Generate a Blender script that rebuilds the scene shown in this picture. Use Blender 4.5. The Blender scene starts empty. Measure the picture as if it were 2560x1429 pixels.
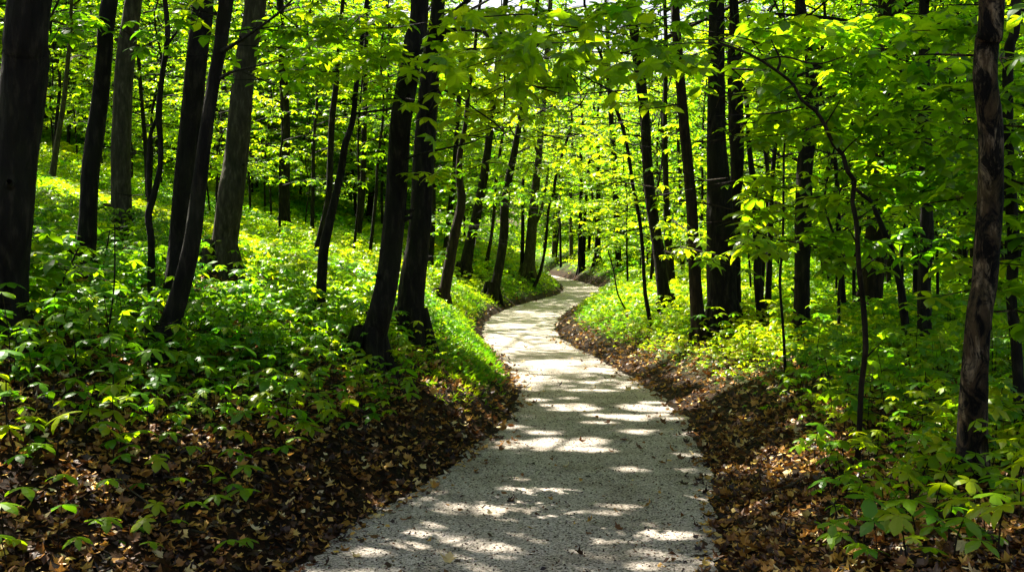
import bpy, math
import numpy as np
from mathutils import Vector
rng = np.random.default_rng(7)
R = math.radians
SC = bpy.context.scene
COL = SC.collection

# ------------------------------------------------------------------ camera, sky, sun, exposure
F = 2745.0; HOR = 620.0; CX = 1280.0; CY = 714.5; CAMZ = 1.6
PITCH = math.atan((CY - HOR) / F)
cam = bpy.data.objects.new('camera', bpy.data.cameras.new('camera')); COL.objects.link(cam)
cam.location = (0, 0, CAMZ); cam.rotation_euler = (math.pi / 2 - PITCH, 0, 0)
cam.data.sensor_width = 36; cam.data.lens = 36 * F / 2560
cam.data.clip_start = 0.05; cam.data.clip_end = 2000
SC.camera = cam
SUN_AZ = R(40)      # to the left of straight ahead
SUN_EL = R(52)
SDIR = np.array([-math.sin(SUN_AZ) * math.cos(SUN_EL), math.cos(SUN_AZ) * math.cos(SUN_EL), math.sin(SUN_EL)])
w = bpy.data.worlds.new('World'); SC.world = w; w.use_nodes = True
nt = w.node_tree; nt.nodes.clear()
sky = nt.nodes.new('ShaderNodeTexSky'); sky.sky_type = 'NISHITA'; sky.sun_disc = False
sky.sun_elevation = SUN_EL; sky.sun_rotation = -SUN_AZ; sky.air_density = 1.0; sky.dust_density = 4.0
bg = nt.nodes.new('ShaderNodeBackground'); bg.inputs['Strength'].default_value = 0.052
wo = nt.nodes.new('ShaderNodeOutputWorld')
wm = nt.nodes.new('ShaderNodeMixRGB'); wm.blend_type = 'MULTIPLY'; wm.inputs[0].default_value = 1; wm.inputs[2].default_value = (1.0, 0.93, 0.84, 1)
nt.links.new(sky.outputs[0], wm.inputs[1]); nt.links.new(wm.outputs[0], bg.inputs['Color']); nt.links.new(bg.outputs[0], wo.inputs['Surface'])
sl = bpy.data.lights.new('sun', 'SUN'); sl.energy = 5.0; sl.angle = R(0.53); sl.color = (1.0, 0.93, 0.80)
so = bpy.data.objects.new('sun', sl); COL.objects.link(so); so.location = (0, 0, 60)
so.rotation_euler = Vector(SDIR).to_track_quat('Z', 'Y').to_euler()
SC.view_settings.view_transform = 'Standard'; SC.view_settings.look = 'None'
SC.view_settings.exposure = 2.45; SC.view_settings.gamma = 1.0
cy = SC.cycles
cy.max_bounces = 7; cy.diffuse_bounces = 4; cy.transmission_bounces = 5; cy.glossy_bounces = 2
cy.transparent_max_bounces = 4; cy.caustics_reflective = False; cy.caustics_refractive = False
cy.sample_clamp_indirect = 6.0
cy.use_denoising = True; cy.denoiser = 'OPENIMAGEDENOISE'; cy.denoising_input_passes = 'RGB_ALBEDO_NORMAL'
cy.use_adaptive_sampling = True; cy.adaptive_threshold = 0.012

# ------------------------------------------------------------------ materials
def newmat(name):
    m = bpy.data.materials.new(name); m.use_nodes = True
    m.node_tree.nodes.clear(); return m, m.node_tree
def N(nt, t, **kw):
    n = nt.nodes.new(t)
    for k, v in kw.items(): setattr(n, k, v)
    return n
def ramp(nt, stops, interp='LINEAR'):
    n = nt.nodes.new('ShaderNodeValToRGB'); cr = n.color_ramp; cr.interpolation = interp
    while len(cr.elements) < len(stops): cr.elements.new(0.5)
    for e, (p, c) in zip(cr.elements, stops):
        e.position = p; e.color = (*c, 1)
    return n
def leaf_material(name, refl, trans, tfac=0.5, gloss=0.06, rough=0.35):
    m, nt = newmat(name); L = nt.links
    at = N(nt, 'ShaderNodeAttribute'); at.attribute_name = 'tint'
    r1 = ramp(nt, refl); r2 = ramp(nt, trans)
    L.new(at.outputs['Fac'], r1.inputs[0]); L.new(at.outputs['Fac'], r2.inputs[0])
    d = N(nt, 'ShaderNodeBsdfDiffuse'); t = N(nt, 'ShaderNodeBsdfTranslucent')
    L.new(r1.outputs[0], d.inputs['Color']); L.new(r2.outputs[0], t.inputs['Color'])
    mx = N(nt, 'ShaderNodeMixShader'); mx.inputs[0].default_value = tfac
    L.new(d.outputs[0], mx.inputs[1]); L.new(t.outputs[0], mx.inputs[2])
    g = N(nt, 'ShaderNodeBsdfGlossy'); g.inputs['Roughness'].default_value = rough
    g.inputs['Color'].default_value = (1, 1, 1, 1)
    m2 = N(nt, 'ShaderNodeMixShader'); m2.inputs[0].default_value = gloss
    L.new(mx.outputs[0], m2.inputs[1]); L.new(g.outputs[0], m2.inputs[2])
    o = N(nt, 'ShaderNodeOutputMaterial'); L.new(m2.outputs[0], o.inputs['Surface'])
    return m
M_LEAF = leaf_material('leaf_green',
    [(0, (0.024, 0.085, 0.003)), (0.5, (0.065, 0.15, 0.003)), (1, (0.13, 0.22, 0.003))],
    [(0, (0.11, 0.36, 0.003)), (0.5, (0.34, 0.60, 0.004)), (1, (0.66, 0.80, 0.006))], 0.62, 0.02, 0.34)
M_COVER = leaf_material('seedling_green',
    [(0, (0.030, 0.15, 0.006)), (0.5, (0.11, 0.22, 0.003)), (1, (0.29, 0.31, 0.002))],
    [(0, (0.10, 0.38, 0.005)), (0.5, (0.34, 0.60, 0.004)), (1, (0.70, 0.78, 0.006))], 0.5, 0.018, 0.32)
M_LITTER = leaf_material('dead_leaf',
    [(0, (0.010, 0.004, 0.002)), (0.3, (0.05, 0.019, 0.005)), (0.55, (0.20, 0.078, 0.014)), (0.78, (0.46, 0.23, 0.035)), (0.92, (0.60, 0.40, 0.07)), (1, (0.66, 0.56, 0.34))],
    [(0, (0.03, 0.010, 0.003)), (0.5, (0.14, 0.05, 0.01)), (1, (0.40, 0.22, 0.04))], 0.22, 0.03, 0.5)

def bark_material(name, c0, c1, c2, moss=0.0, scale=1.0, bump=0.6, flaky=False):
    m, nt = newmat(name); L = nt.links
    tc = N(nt, 'ShaderNodeTexCoord'); mp = N(nt, 'ShaderNodeMapping')
    mp.inputs['Scale'].default_value = (9 * scale, 9 * scale, 2.2 * scale)
    L.new(tc.outputs['Object'], mp.inputs[0])
    n1 = N(nt, 'ShaderNodeTexNoise'); n1.inputs['Scale'].default_value = 2.2; n1.inputs['Detail'].default_value = 8; n1.inputs['Roughness'].default_value = 0.65
    L.new(mp.outputs[0], n1.inputs['Vector'])
    rp = ramp(nt, [(0.3, c0), (0.52, c1), (0.72, c2)]); L.new(n1.outputs['Fac'], rp.inputs[0])
    n2 = N(nt, 'ShaderNodeTexNoise'); n2.inputs['Scale'].default_value = 2.5; n2.inputs['Detail'].default_value = 5
    L.new(tc.outputs['Object'], n2.inputs['Vector'])
    r2 = ramp(nt, [(0.48, (0, 0, 0)), (0.62, (1, 1, 1))]); L.new(n2.outputs['Fac'], r2.inputs[0])
    mu = N(nt, 'ShaderNodeMath', operation='MULTIPLY'); mu.inputs[1].default_value = moss; L.new(r2.outputs[0], mu.inputs[0])
    mx = N(nt, 'ShaderNodeMixRGB'); L.new(mu.outputs[0], mx.inputs[0]); L.new(rp.outputs[0], mx.inputs[1]); mx.inputs[2].default_value = (0.016, 0.020, 0.005, 1)
    b = N(nt, 'ShaderNodeBsdfPrincipled'); L.new(mx.outputs[0], b.inputs['Base Color']); b.inputs['Roughness'].default_value = 0.9
    b.inputs['Specular IOR Level'].default_value = 0.15
    vo = N(nt, 'ShaderNodeTexVoronoi'); vo.inputs['Scale'].default_value = 3.0; L.new(mp.outputs[0], vo.inputs['Vector'])
    ad = N(nt, 'ShaderNodeMath', operation='ADD'); L.new(n1.outputs['Fac'], ad.inputs[0]); L.new(vo.outputs['Distance'], ad.inputs[1])
    bp = N(nt, 'ShaderNodeBump'); bp.inputs['Strength'].default_value = bump; bp.inputs['Distance'].default_value = 0.02
    L.new(ad.outputs[0], bp.inputs['Height']); L.new(bp.outputs[0], b.inputs['Normal'])
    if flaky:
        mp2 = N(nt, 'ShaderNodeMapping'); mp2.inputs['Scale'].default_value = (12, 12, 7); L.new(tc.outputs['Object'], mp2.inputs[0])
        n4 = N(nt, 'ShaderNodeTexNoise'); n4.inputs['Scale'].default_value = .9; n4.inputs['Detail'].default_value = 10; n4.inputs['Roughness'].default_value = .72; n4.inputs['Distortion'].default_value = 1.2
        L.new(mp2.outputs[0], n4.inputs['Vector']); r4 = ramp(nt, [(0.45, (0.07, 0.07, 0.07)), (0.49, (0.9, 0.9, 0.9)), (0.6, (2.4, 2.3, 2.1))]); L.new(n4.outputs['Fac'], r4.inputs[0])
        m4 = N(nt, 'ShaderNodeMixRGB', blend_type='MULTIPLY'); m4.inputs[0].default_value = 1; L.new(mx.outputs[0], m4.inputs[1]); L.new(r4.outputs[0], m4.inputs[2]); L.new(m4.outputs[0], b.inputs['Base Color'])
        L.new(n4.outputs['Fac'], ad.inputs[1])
    o = N(nt, 'ShaderNodeOutputMaterial'); L.new(b.outputs[0], o.inputs['Surface'])
    return m
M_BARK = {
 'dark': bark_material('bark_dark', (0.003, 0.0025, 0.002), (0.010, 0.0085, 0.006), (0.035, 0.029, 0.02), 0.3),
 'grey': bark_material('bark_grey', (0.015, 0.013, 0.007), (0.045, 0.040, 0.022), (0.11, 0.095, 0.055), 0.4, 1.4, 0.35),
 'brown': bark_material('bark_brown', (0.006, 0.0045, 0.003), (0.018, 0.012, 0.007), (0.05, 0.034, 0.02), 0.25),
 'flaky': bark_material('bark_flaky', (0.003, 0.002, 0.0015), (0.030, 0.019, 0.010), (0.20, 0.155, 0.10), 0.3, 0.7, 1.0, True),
}

def ground_material():
    m, nt = newmat('forest_soil'); L = nt.links
    tc = N(nt, 'ShaderNodeTexCoord')
    n = N(nt, 'ShaderNodeTexNoise'); n.inputs['Scale'].default_value = 22; n.inputs['Detail'].default_value = 9; n.inputs['Roughness'].default_value = 0.7
    L.new(tc.outputs['Object'], n.inputs['Vector'])
    vo = N(nt, 'ShaderNodeTexVoronoi'); vo.inputs['Scale'].default_value = 16; L.new(tc.outputs['Object'], vo.inputs['Vector'])
    rp = ramp(nt, [(0.0, (0.006, 0.004, 0.002)), (0.45, (0.018, 0.009, 0.004)), (0.7, (0.05, 0.024, 0.008)), (1, (0.12, 0.06, 0.018))])
    sp = N(nt, 'ShaderNodeSeparateColor'); L.new(vo.outputs['Color'], sp.inputs[0])
    ml = N(nt, 'ShaderNodeMath', operation='MULTIPLY'); L.new(sp.outputs[0], ml.inputs[0]); L.new(n.outputs['Fac'], ml.inputs[1]); 
    m15 = N(nt, 'ShaderNodeMath', operation='MULTIPLY'); m15.inputs[1].default_value = 1.3; L.new(ml.outputs[0], m15.inputs[0])
    L.new(m15.outputs[0], rp.inputs[0])
    g = ramp(nt, [(0.3, (0.012, 0.03, 0.006)), (0.7, (0.05, 0.11, 0.012))]); L.new(n.outputs['Fac'], g.inputs[0])
    at = N(nt, 'ShaderNodeAttribute'); at.attribute_name = 'cover'
    mx = N(nt, 'ShaderNodeMixRGB'); L.new(at.outputs['Fac'], mx.inputs[0]); L.new(rp.outputs[0], mx.inputs[1]); L.new(g.outputs[0], mx.inputs[2])
    b = N(nt, 'ShaderNodeBsdfPrincipled'); L.new(mx.outputs[0], b.inputs['Base Color']); b.inputs['Roughness'].default_value = 0.95
    b.inputs['Specular IOR Level'].default_value = 0.1
    bp = N(nt, 'ShaderNodeBump'); bp.inputs['Strength'].default_value = 0.9; bp.inputs['Distance'].default_value = 0.03
    ad = N(nt, 'ShaderNodeMath', operation='ADD'); L.new(n.outputs['Fac'], ad.inputs[0]); L.new(vo.outputs['Distance'], ad.inputs[1])
    L.new(ad.outputs[0], bp.inputs['Height']); L.new(bp.outputs[0], b.inputs['Normal'])
    o = N(nt, 'ShaderNodeOutputMaterial'); L.new(b.outputs[0], o.inputs['Surface'])
    return m
def path_material():
    m, nt = newmat('gravel_path'); L = nt.links
    tc = N(nt, 'ShaderNodeTexCoord')
    v = N(nt, 'ShaderNodeTexVoronoi'); v.inputs['Scale'].default_value = 105; L.new(tc.outputs['Object'], v.inputs['Vector'])
    sp = N(nt, 'ShaderNodeSeparateColor'); L.new(v.outputs['Color'], sp.inputs[0])
    rp = ramp(nt, [(0, (0.02, 0.017, 0.012)), (0.10, (0.06, 0.052, 0.04)), (0.2, (0.32, 0.282, 0.25)), (0.7, (0.48, 0.43, 0.39)), (1, (0.72, 0.65, 0.60))])
    L.new(sp.outputs[0], rp.inputs[0])
    v2 = N(nt, 'ShaderNodeTexVoronoi'); v2.inputs['Scale'].default_value = 190; L.new(tc.outputs['Object'], v2.inputs['Vector'])
    sp2 = N(nt, 'ShaderNodeSeparateColor'); L.new(v2.outputs['Color'], sp2.inputs[0])
    r2 = ramp(nt, [(0, (0.35, 0.33, 0.30)), (0.25, (0.85, 0.84, 0.80)), (1, (1, 1, 1))]); L.new(sp2.outputs[0], r2.inputs[0])
    mx = N(nt, 'ShaderNodeMixRGB', blend_type='MULTIPLY'); mx.inputs[0].default_value = 1; L.new(rp.outputs[0], mx.inputs[1]); L.new(r2.outputs[0], mx.inputs[2])
    n = N(nt, 'ShaderNodeTexNoise'); n.inputs['Scale'].default_value = 2.2; n.inputs['Detail'].default_value = 6; L.new(tc.outputs['Object'], n.inputs['Vector'])
    r3 = ramp(nt, [(0.32, (0.66, 0.63, 0.57)), (0.5, (0.92, 0.91, 0.88)), (0.7, (1.0, 1.0, 1.0))]); L.new(n.outputs['Fac'], r3.inputs[0])
    m2 = N(nt, 'ShaderNodeMixRGB', blend_type='MULTIPLY'); m2.inputs[0].default_value = 1; L.new(mx.outputs[0], m2.inputs[1]); L.new(r3.outputs[0], m2.inputs[2])
    b = N(nt, 'ShaderNodeBsdfPrincipled'); L.new(m2.outputs[0], b.inputs['Base Color']); b.inputs['Roughness'].default_value = 0.9
    b.inputs['Specular IOR Level'].default_value = 0.2
    bp = N(nt, 'ShaderNodeBump'); bp.inputs['Strength'].default_value = 0.7; bp.inputs['Distance'].default_value = 0.008
    ad = N(nt, 'ShaderNodeMath', operation='ADD'); L.new(v.outputs['Distance'], ad.inputs[0]); L.new(v2.outputs['Distance'], ad.inputs[1])
    L.new(ad.outputs[0], bp.inputs['Height']); L.new(bp.outputs[0], b.inputs['Normal'])
    o = N(nt, 'ShaderNodeOutputMaterial'); L.new(b.outputs[0], o.inputs['Surface'])
    return m
M_SOIL = ground_material(); M_PATH = path_material()

# ------------------------------------------------------------------ mesh helpers
def build(name, parts, mats, parent=None, smooth=False, loc=None, attr='tint', data_only=False):
    """parts: list of (verts Nx3, faces Mxk, tint N or None, material index)"""
    parts = [p for p in parts if len(p[0])]
    if not parts: parts = [(np.zeros((3, 3)) + np.array([[0, 0, 0], [.001, 0, 0], [0, .001, 0]]), np.array([[0, 1, 2]]), None, 0)]
    V = []; LI = []; LT = []; MI = []; T = []; off = 0
    for v, f, t, mi in parts:
        V.append(v); LI.append((f + off).ravel()); LT.append(np.full(len(f), f.shape[1])); MI.append(np.full(len(f), mi))
        T.append(np.full(len(v), 0.5) if t is None else t); off += len(v)
    V = np.concatenate(V).astype(np.float32); LI = np.concatenate(LI).astype(np.int32); LT = np.concatenate(LT).astype(np.int32)
    MI = np.concatenate(MI).astype(np.int32); T = np.concatenate(T).astype(np.float32)
    if loc is not None: V = V - np.array(loc, dtype=np.float32)
    me = bpy.data.meshes.new(name)
    me.vertices.add(len(V)); me.vertices.foreach_set('co', V.ravel())
    me.loops.add(len(LI)); me.loops.foreach_set('vertex_index', LI)
    me.polygons.add(len(LT))
    st = np.zeros(len(LT), dtype=np.int32); st[1:] = np.cumsum(LT)[:-1]
    me.polygons.foreach_set('loop_start', st)
    for m in mats: me.materials.append(m)
    me.polygons.foreach_set('material_index', MI)
    if smooth: me.polygons.foreach_set('use_smooth', np.ones(len(LT), dtype=bool))
    else: me.polygons.foreach_set('use_smooth', np.zeros(len(LT), dtype=bool))
    a = me.attributes.new(attr, 'FLOAT', 'POINT'); a.data.foreach_set('value', T)
    me.update(calc_edges=True)
    if data_only: return me
    o = bpy.data.objects.new(name, me); COL.objects.link(o)
    if parent is not None: o.parent = parent
    if loc is not None and parent is None: o.location = loc
    return o
def tag(o, label=None, cat=None, group=None, kind=None):
    if label: o['label'] = label
    if cat: o['category'] = cat
    if group: o['group'] = group
    if kind: o['kind'] = kind
    return o
def empty(name, loc):
    o = bpy.data.objects.new(name, None); COL.objects.link(o); o.location = loc; o.empty_display_size = 0.2; return o

def sm(a, b, x):
    t = np.clip((x - a) / (b - a), 0, 1); return t * t * (3 - 2 * t)
_ph = np.random.default_rng(3).uniform(0, 6.28, (24, 2)); _dr = np.random.default_rng(4).uniform(0, 6.28, 24)
def wav(x, y, freq, k0=0, n=6):
    s = 0
    for i in range(n):
        a = _dr[(k0 + i) % 24]; f = freq * (0.7 + 0.25 * i)
        s = s + np.sin((x * math.cos(a) + y * math.sin(a)) * f + _ph[(k0 + i) % 24, 0]) / (1 + 0.3 * i)
    return s / 2.6

# ------------------------------------------------------------------ terrain
def px2flat(p):
    D = F * CAMZ / (p[1] - HOR)
    return (p[0] - CX) / F * D * 1.0, D
LP = [(1360,690),(1402,710),(1412,722),(1398,736),(1340,751),(1285,766),(1230,790),(1208,815),(1205,850),(1235,880),(1262,905),(1285,940),(1302,985),(1290,1030),(1255,1070),(1200,1110),(1130,1170),(1050,1220),(960,1275),(850,1340),(730,1429)]
RP = [(1300,678),(1360,684),(1400,692),(1470,709),(1512,724),(1510,735),(1470,750),(1430,770),(1395,795),(1385,820),(1400,845),(1430,865),(1480,890),(1560,935),(1640,980),(1700,1030),(1745,1110),(1780,1200),(1800,1300),(1795,1429)]
Ld = sorted([px2flat(p)[::-1] for p in LP]); Rd = sorted([px2flat(p)[::-1] for p in RP])
LY = [-40, 0] + [a for a, b in Ld] + [80, 100, 140, 400]; LX = [-10, -2.5] + [b for a, b in Ld] + [-1.5, -9, -30, -150]
RY = [-40, 0] + [a for a, b in Rd] + [84, 100, 140, 400]; RX = [-7.5, -0.3] + [b for a, b in Rd] + [-.9, -6, -27, -147]
def smooth_edge(YY, XX):
    yy = np.arange(-40, 400, 0.1); xx = np.interp(yy, YY, XX)
    out = xx.copy()
    for sg, a, b in ((0.25, -40, 12), (0.5, 12, 30), (0.5, 30, 400)):
        k = np.exp(-0.5 * (np.arange(-40, 41) * 0.1 / sg) ** 2); k /= k.sum()
        f = np.convolve(np.pad(xx, 40, mode='edge'), k, 'valid')
        m = (yy >= a) & (yy < b); out[m] = f[m]
    return yy, out
_ly, _lx = smooth_edge(LY, LX); _ry, _rx = smooth_edge(RY, RX)
def eL(Y): return np.interp(Y, _ly, _lx)
def eR(Y): return np.interp(Y, _ry, _rx)
def zt(X, Y):
    X = np.asarray(X, dtype=float); Y = np.asarray(Y, dtype=float)
    dL = eL(Y) - X - 0.06; dR = X - eR(Y) - 0.06
    a = np.clip(dL, 0, None); b = np.clip(dR, 0, None)
    hl = 0.38 * (1 - np.exp(-a / 0.6)) + 0.30 * np.minimum(a, 12) + 0.22 * np.clip(a - 12, 0, 50)
    hr = 0.50 * (1 - np.exp(-b / 0.9)) + 0.045 * np.minimum(b, 40)
    far = sm(50, 110, Y)
    hr = hr + far * 0.035 * np.clip(b, 0, 60) + 0.5 * sm(40, 50, Y) * (1 - np.exp(-b / 1.3))
    bump = 0.07 * wav(X, Y, 1.1) + 0.03 * wav(X, Y, 3.3, 7)
    d = np.maximum(a, b)
    return hl + hr + bump * sm(0.0, 1.5, d) + 0.25 * wav(X, Y, 0.25, 11) * sm(2, 10, d)
def ray(px, py):
    x = (px - CX) / F; y = -(py - CY) / F
    d = np.array([x, math.cos(PITCH) + y * math.sin(PITCH), y * math.cos(PITCH) - math.sin(PITCH)])
    return d / d[1]          # per metre of Y
def hit(px, py, dmax=130):
    d = ray(px, py); t = np.concatenate([np.arange(2, 40, 0.03), np.arange(40, dmax, 0.2)])
    z = CAMZ + d[2] * t; g = zt(d[0] * t, t)
    k = np.argmax(z < g)
    if not (z < g).any(): k = len(t) - 1
    return np.array([d[0] * t[k], t[k], float(g[k])])
def proj(P):
    x = P[:, 0]; y = P[:, 1]; z = P[:, 2] - CAMZ
    dep = y * math.cos(PITCH) - z * math.sin(PITCH); up = y * math.sin(PITCH) + z * math.cos(PITCH)
    dd = np.where(dep > 0.1, dep, 1e9)
    px = CX + F * x / dd; py = CY - F * up / dd
    px = np.where(dep > 0.1, px, -9999)
    return px, py

def cover_f(X, Y):
    dL = eL(Y) - X; dR = X - eR(Y)
    cl = 0.5 + 0.5 * wav(X, Y, 1.4, 5)
    left = sm(4.4, 9.0, Y + 0.5 * np.clip(dL - 3, 0, 6)) * sm(0.12 + 0.75 * (1 - sm(8, 12.5, Y)), 0.4 + 1.2 * (1 - sm(8, 12.5, Y)), dL)
    right = sm(4.2, 6.8, Y + 0.6 * np.clip(dR - .8, 0, 9)) * sm(0.25 + .15 * (1 - sm(8, 14, Y)), 0.75 + .8 * (1 - sm(8, 14, Y)), dR) * (.6 + .4 * sm(7, 12, Y))
    c = np.where(dL > 0, left, np.where(dR > 0, right, 0))
    gaps = sm(-.35, .35, wav(X, Y, 2.3, 13) + .25)
    return np.clip(c * (0.5 + 0.6 * cl) * (.35 + .65 * gaps), 0, 1)

def axis(segs):
    out = []
    for a, b, s in segs: out.append(np.arange(a, b, s))
    return np.concatenate(out + [[segs[-1][1]]])
gx = axis([(-220, -60, 8), (-60, -20, 2), (-20, -7, 0.5), (-7, 8, 0.10), (8, 20, 0.5), (20, 60, 2), (60, 220, 8)])
gy = axis([(-60, -4, 4), (-4, 3, 0.5), (3, 14, 0.09), (14, 30, 0.16), (30, 75, 0.35), (75, 120, 1.5), (120, 420, 10)])
GX, GY = np.meshgrid(gx, gy); GZ = zt(GX, GY)
nx, ny = len(gx), len(gy)
idx = np.arange(nx * ny).reshape(ny, nx)
gf = np.stack([idx[:-1, :-1].ravel(), idx[:-1, 1:].ravel(), idx[1:, 1:].ravel(), idx[1:, :-1].ravel()], 1)
gnd = build('ground', [(np.stack([GX.ravel(), GY.ravel(), GZ.ravel()], 1), gf, cover_f(GX, GY).ravel(), 0)], [M_SOIL], smooth=True, attr='cover')
tag(gnd, 'brown leaf covered forest floor rising to a hillside on the left', kind='structure')
py_ = np.concatenate([np.arange(-30, 3, 0.5), np.arange(3, 30, 0.05), np.arange(30, 75, 0.15), np.arange(75, 200, 1.0)])
rag = np.random.default_rng(5)
nzL = 0.045 * wav(py_, py_ * 0, 4.0) + 0.018 * wav(py_, py_ * 0, 17.0, 3) + rag.normal(0, 0.014, len(py_))
nzR = 0.045 * wav(py_, py_ * 0 + 9, 4.4, 2) + 0.018 * wav(py_, py_ * 0, 15.0, 9) + rag.normal(0, 0.014, len(py_))
xl = eL(py_) + nzL; xr = eR(py_) + nzR
K = 9; pv = []
for k in range(K):
    t = k / (K - 1); pv.append(np.stack([xl * (1 - t) + xr * t, py_, np.full_like(py_, 0.006) + 0.0 * t], 1))
pv = np.stack(pv, 1).reshape(-1, 3)
pi = np.arange(len(py_) * K).reshape(len(py_), K)
pf = np.stack([pi[:-1, :-1].ravel(), pi[:-1, 1:].ravel(), pi[1:, 1:].ravel(), pi[1:, :-1].ravel()], 1)
pth = build('path', [(pv, pf, None, 0)], [M_PATH]); tag(pth, 'pale fine gravel footpath winding away through the wood', kind='structure')

# ------------------------------------------------------------------ leaf templates
def leaflet(l, wd, lod, az, droop, fold=0.12):
    """one leaflet along +x rotated by az; returns verts, tris"""
    if lod == 0:
        us = [0, .30, .62, .86, 1]; ws = [0, .33, .44, .24, 0]
        v = [(0, 0, 0)]; f = []
        for u, q in zip(us[1:4], ws[1:4]):
            z = -droop * (u ** 2) * l
            v += [(u * l, q * wd, z - fold * q * wd), (u * l, 0, z), (u * l, -q * wd, z - fold * q * wd)]
        v.append((l, 0, -droop * l * 1.15))
        f += [(0, 2, 1), (0, 3, 2)]
        for k in (0, 1):
            a = 1 + 3 * k
            f += [(a, a + 1, a + 4), (a, a + 4, a + 3), (a + 1, a + 2, a + 5), (a + 1, a + 5, a + 4)]
        f += [(7, 8, 10), (8, 9, 10)]
    elif lod == 1:
        z = -droop * .3 * l
        v = [(0, 0, 0), (.55 * l, .44 * wd, z - fold * wd * .4), (.55 * l, 0, z), (.55 * l, -.44 * wd, z - fold * wd * .4), (l, 0, -droop * l)]
        f = [(0, 2, 1), (0, 3, 2), (1, 2, 4), (2, 3, 4)]
    else:
        v = [(0, 0, 0), (.55 * l, .44 * wd, -droop * .35 * l), (l, 0, -droop * l), (.55 * l, -.44 * wd, -droop * .35 * l)]
        f = [(0, 2, 1), (0, 3, 2)]
    v = np.array(v, float); c, s = math.cos(az), math.sin(az)
    v = np.stack([v[:, 0] * c - v[:, 1] * s, v[:, 0] * s + v[:, 1] * c, v[:, 2]], 1)
    return v, np.array(f)
def merge(ps):
    V = []; Fc = []; o = 0
    for v, f in ps: V.append(v); Fc.append(f + o); o += len(v)
    return np.concatenate(V), np.concatenate(Fc)
tr = np.random.default_rng(21)
def whorl(n, lod, spread=2 * math.pi, droop=.35, wd=.55):
    ps = []
    for k in range(n):
        az = (k - (n - 1) / 2) * spread / n + tr.uniform(-.15, .15)
        l = 1.0 * tr.uniform(.75, 1.05) * (1 - 0.22 * abs(k - (n - 1) / 2) / max(1, n / 2))
        ps.append(leaflet(l, wd * l, lod, az, droop * tr.uniform(.5, 1.6)))
    return merge(ps)
def maple(droop=.3):
    # palmate lobed leaf, base at the origin, pointing +x
    out = [(0.0, 0), (-.10, .22), (.02, .50), (.16, .40), (.26, .62), (.44, .88), (.52, .60), (.62, .40), (.78, .46), (.84, .26), (1.12, 0)]
    pts = out + [(x, -y) for x, y in out[-2:0:-1]]
    c = (0.36, 0)
    v = [(c[0], 0, 0.0)] + [(x, y, -droop * ((x - .36) ** 2 + y ** 2) * tr.uniform(.6, 1.4)) for x, y in pts]
    n = len(pts)
    f = [(0, 1 + i, 1 + (i + 1) % n) for i in range(n)]
    v = np.array(v); v[:, 2] -= 0.0
    return v, np.array(f)
def variants(fn, n): return [fn() for _ in range(n)]
W0 = variants(lambda: whorl(5, 0, wd=.60, droop=.38), 5) + variants(lambda: whorl(4, 0, wd=.68, droop=.35), 3)
W1 = variants(lambda: whorl(5, 1, wd=.64, droop=.45), 6)
W2 = variants(lambda: whorl(5, 2, wd=.66, droop=.42), 6)
W3 = variants(lambda: whorl(3, 2, wd=.8), 4)
MP = variants(lambda: maple(.35), 3) + variants(lambda: maple(.8), 2)
def curled():
    v, f = leaflet(1, .75, 1, 0, tr.uniform(-.5, .5), fold=tr.uniform(-.9, .9)); return v, f
LT1 = variants(curled, 6) + variants(lambda: maple(tr.uniform(-1.0, 1.0)), 3)
LT2 = variants(lambda: leaflet(1, .8, 2, 0, tr.uniform(-.6, .6)), 5)

def scatter(tmpl, P, S, az=None, tilt=0.3, nrm=None, tint=None, seed=None, mi=0):
    """place template variants; returns list of parts"""
    n = len(P)
    if n == 0: return []
    if az is None: az = rng.uniform(0, 2 * math.pi, n)
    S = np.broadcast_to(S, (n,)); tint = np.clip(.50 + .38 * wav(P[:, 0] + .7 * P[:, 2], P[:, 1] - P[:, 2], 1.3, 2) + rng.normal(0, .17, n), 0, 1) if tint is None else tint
    z = np.stack([rng.normal(0, tilt, n), rng.normal(0, tilt, n), np.ones(n)], 1)
    if nrm is not None: z = z + nrm * 1.0
    z /= np.linalg.norm(z, axis=1)[:, None]
    x = np.stack([np.cos(az), np.sin(az), np.zeros(n)], 1)
    x = x - z * (x * z).sum(1)[:, None]; x /= np.linalg.norm(x, axis=1)[:, None]
    y = np.cross(z, x)
    which = rng.integers(0, len(tmpl), n); out = []
    for k, (tv, tf) in enumerate(tmpl):
        s = which == k; m = s.sum()
        if not m: continue
        v = (tv[None, :, 0, None] * x[s][:, None] + tv[None, :, 1, None] * y[s][:, None] + tv[None, :, 2, None] * z[s][:, None]) * S[s][:, None, None] + P[s][:, None]
        f = tf[None] + (np.arange(m) * len(tv))[:, None, None]
        out.append((v.reshape(-1, 3), f.reshape(-1, 3), np.repeat(tint[s], len(tv)), mi))
    return out
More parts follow.
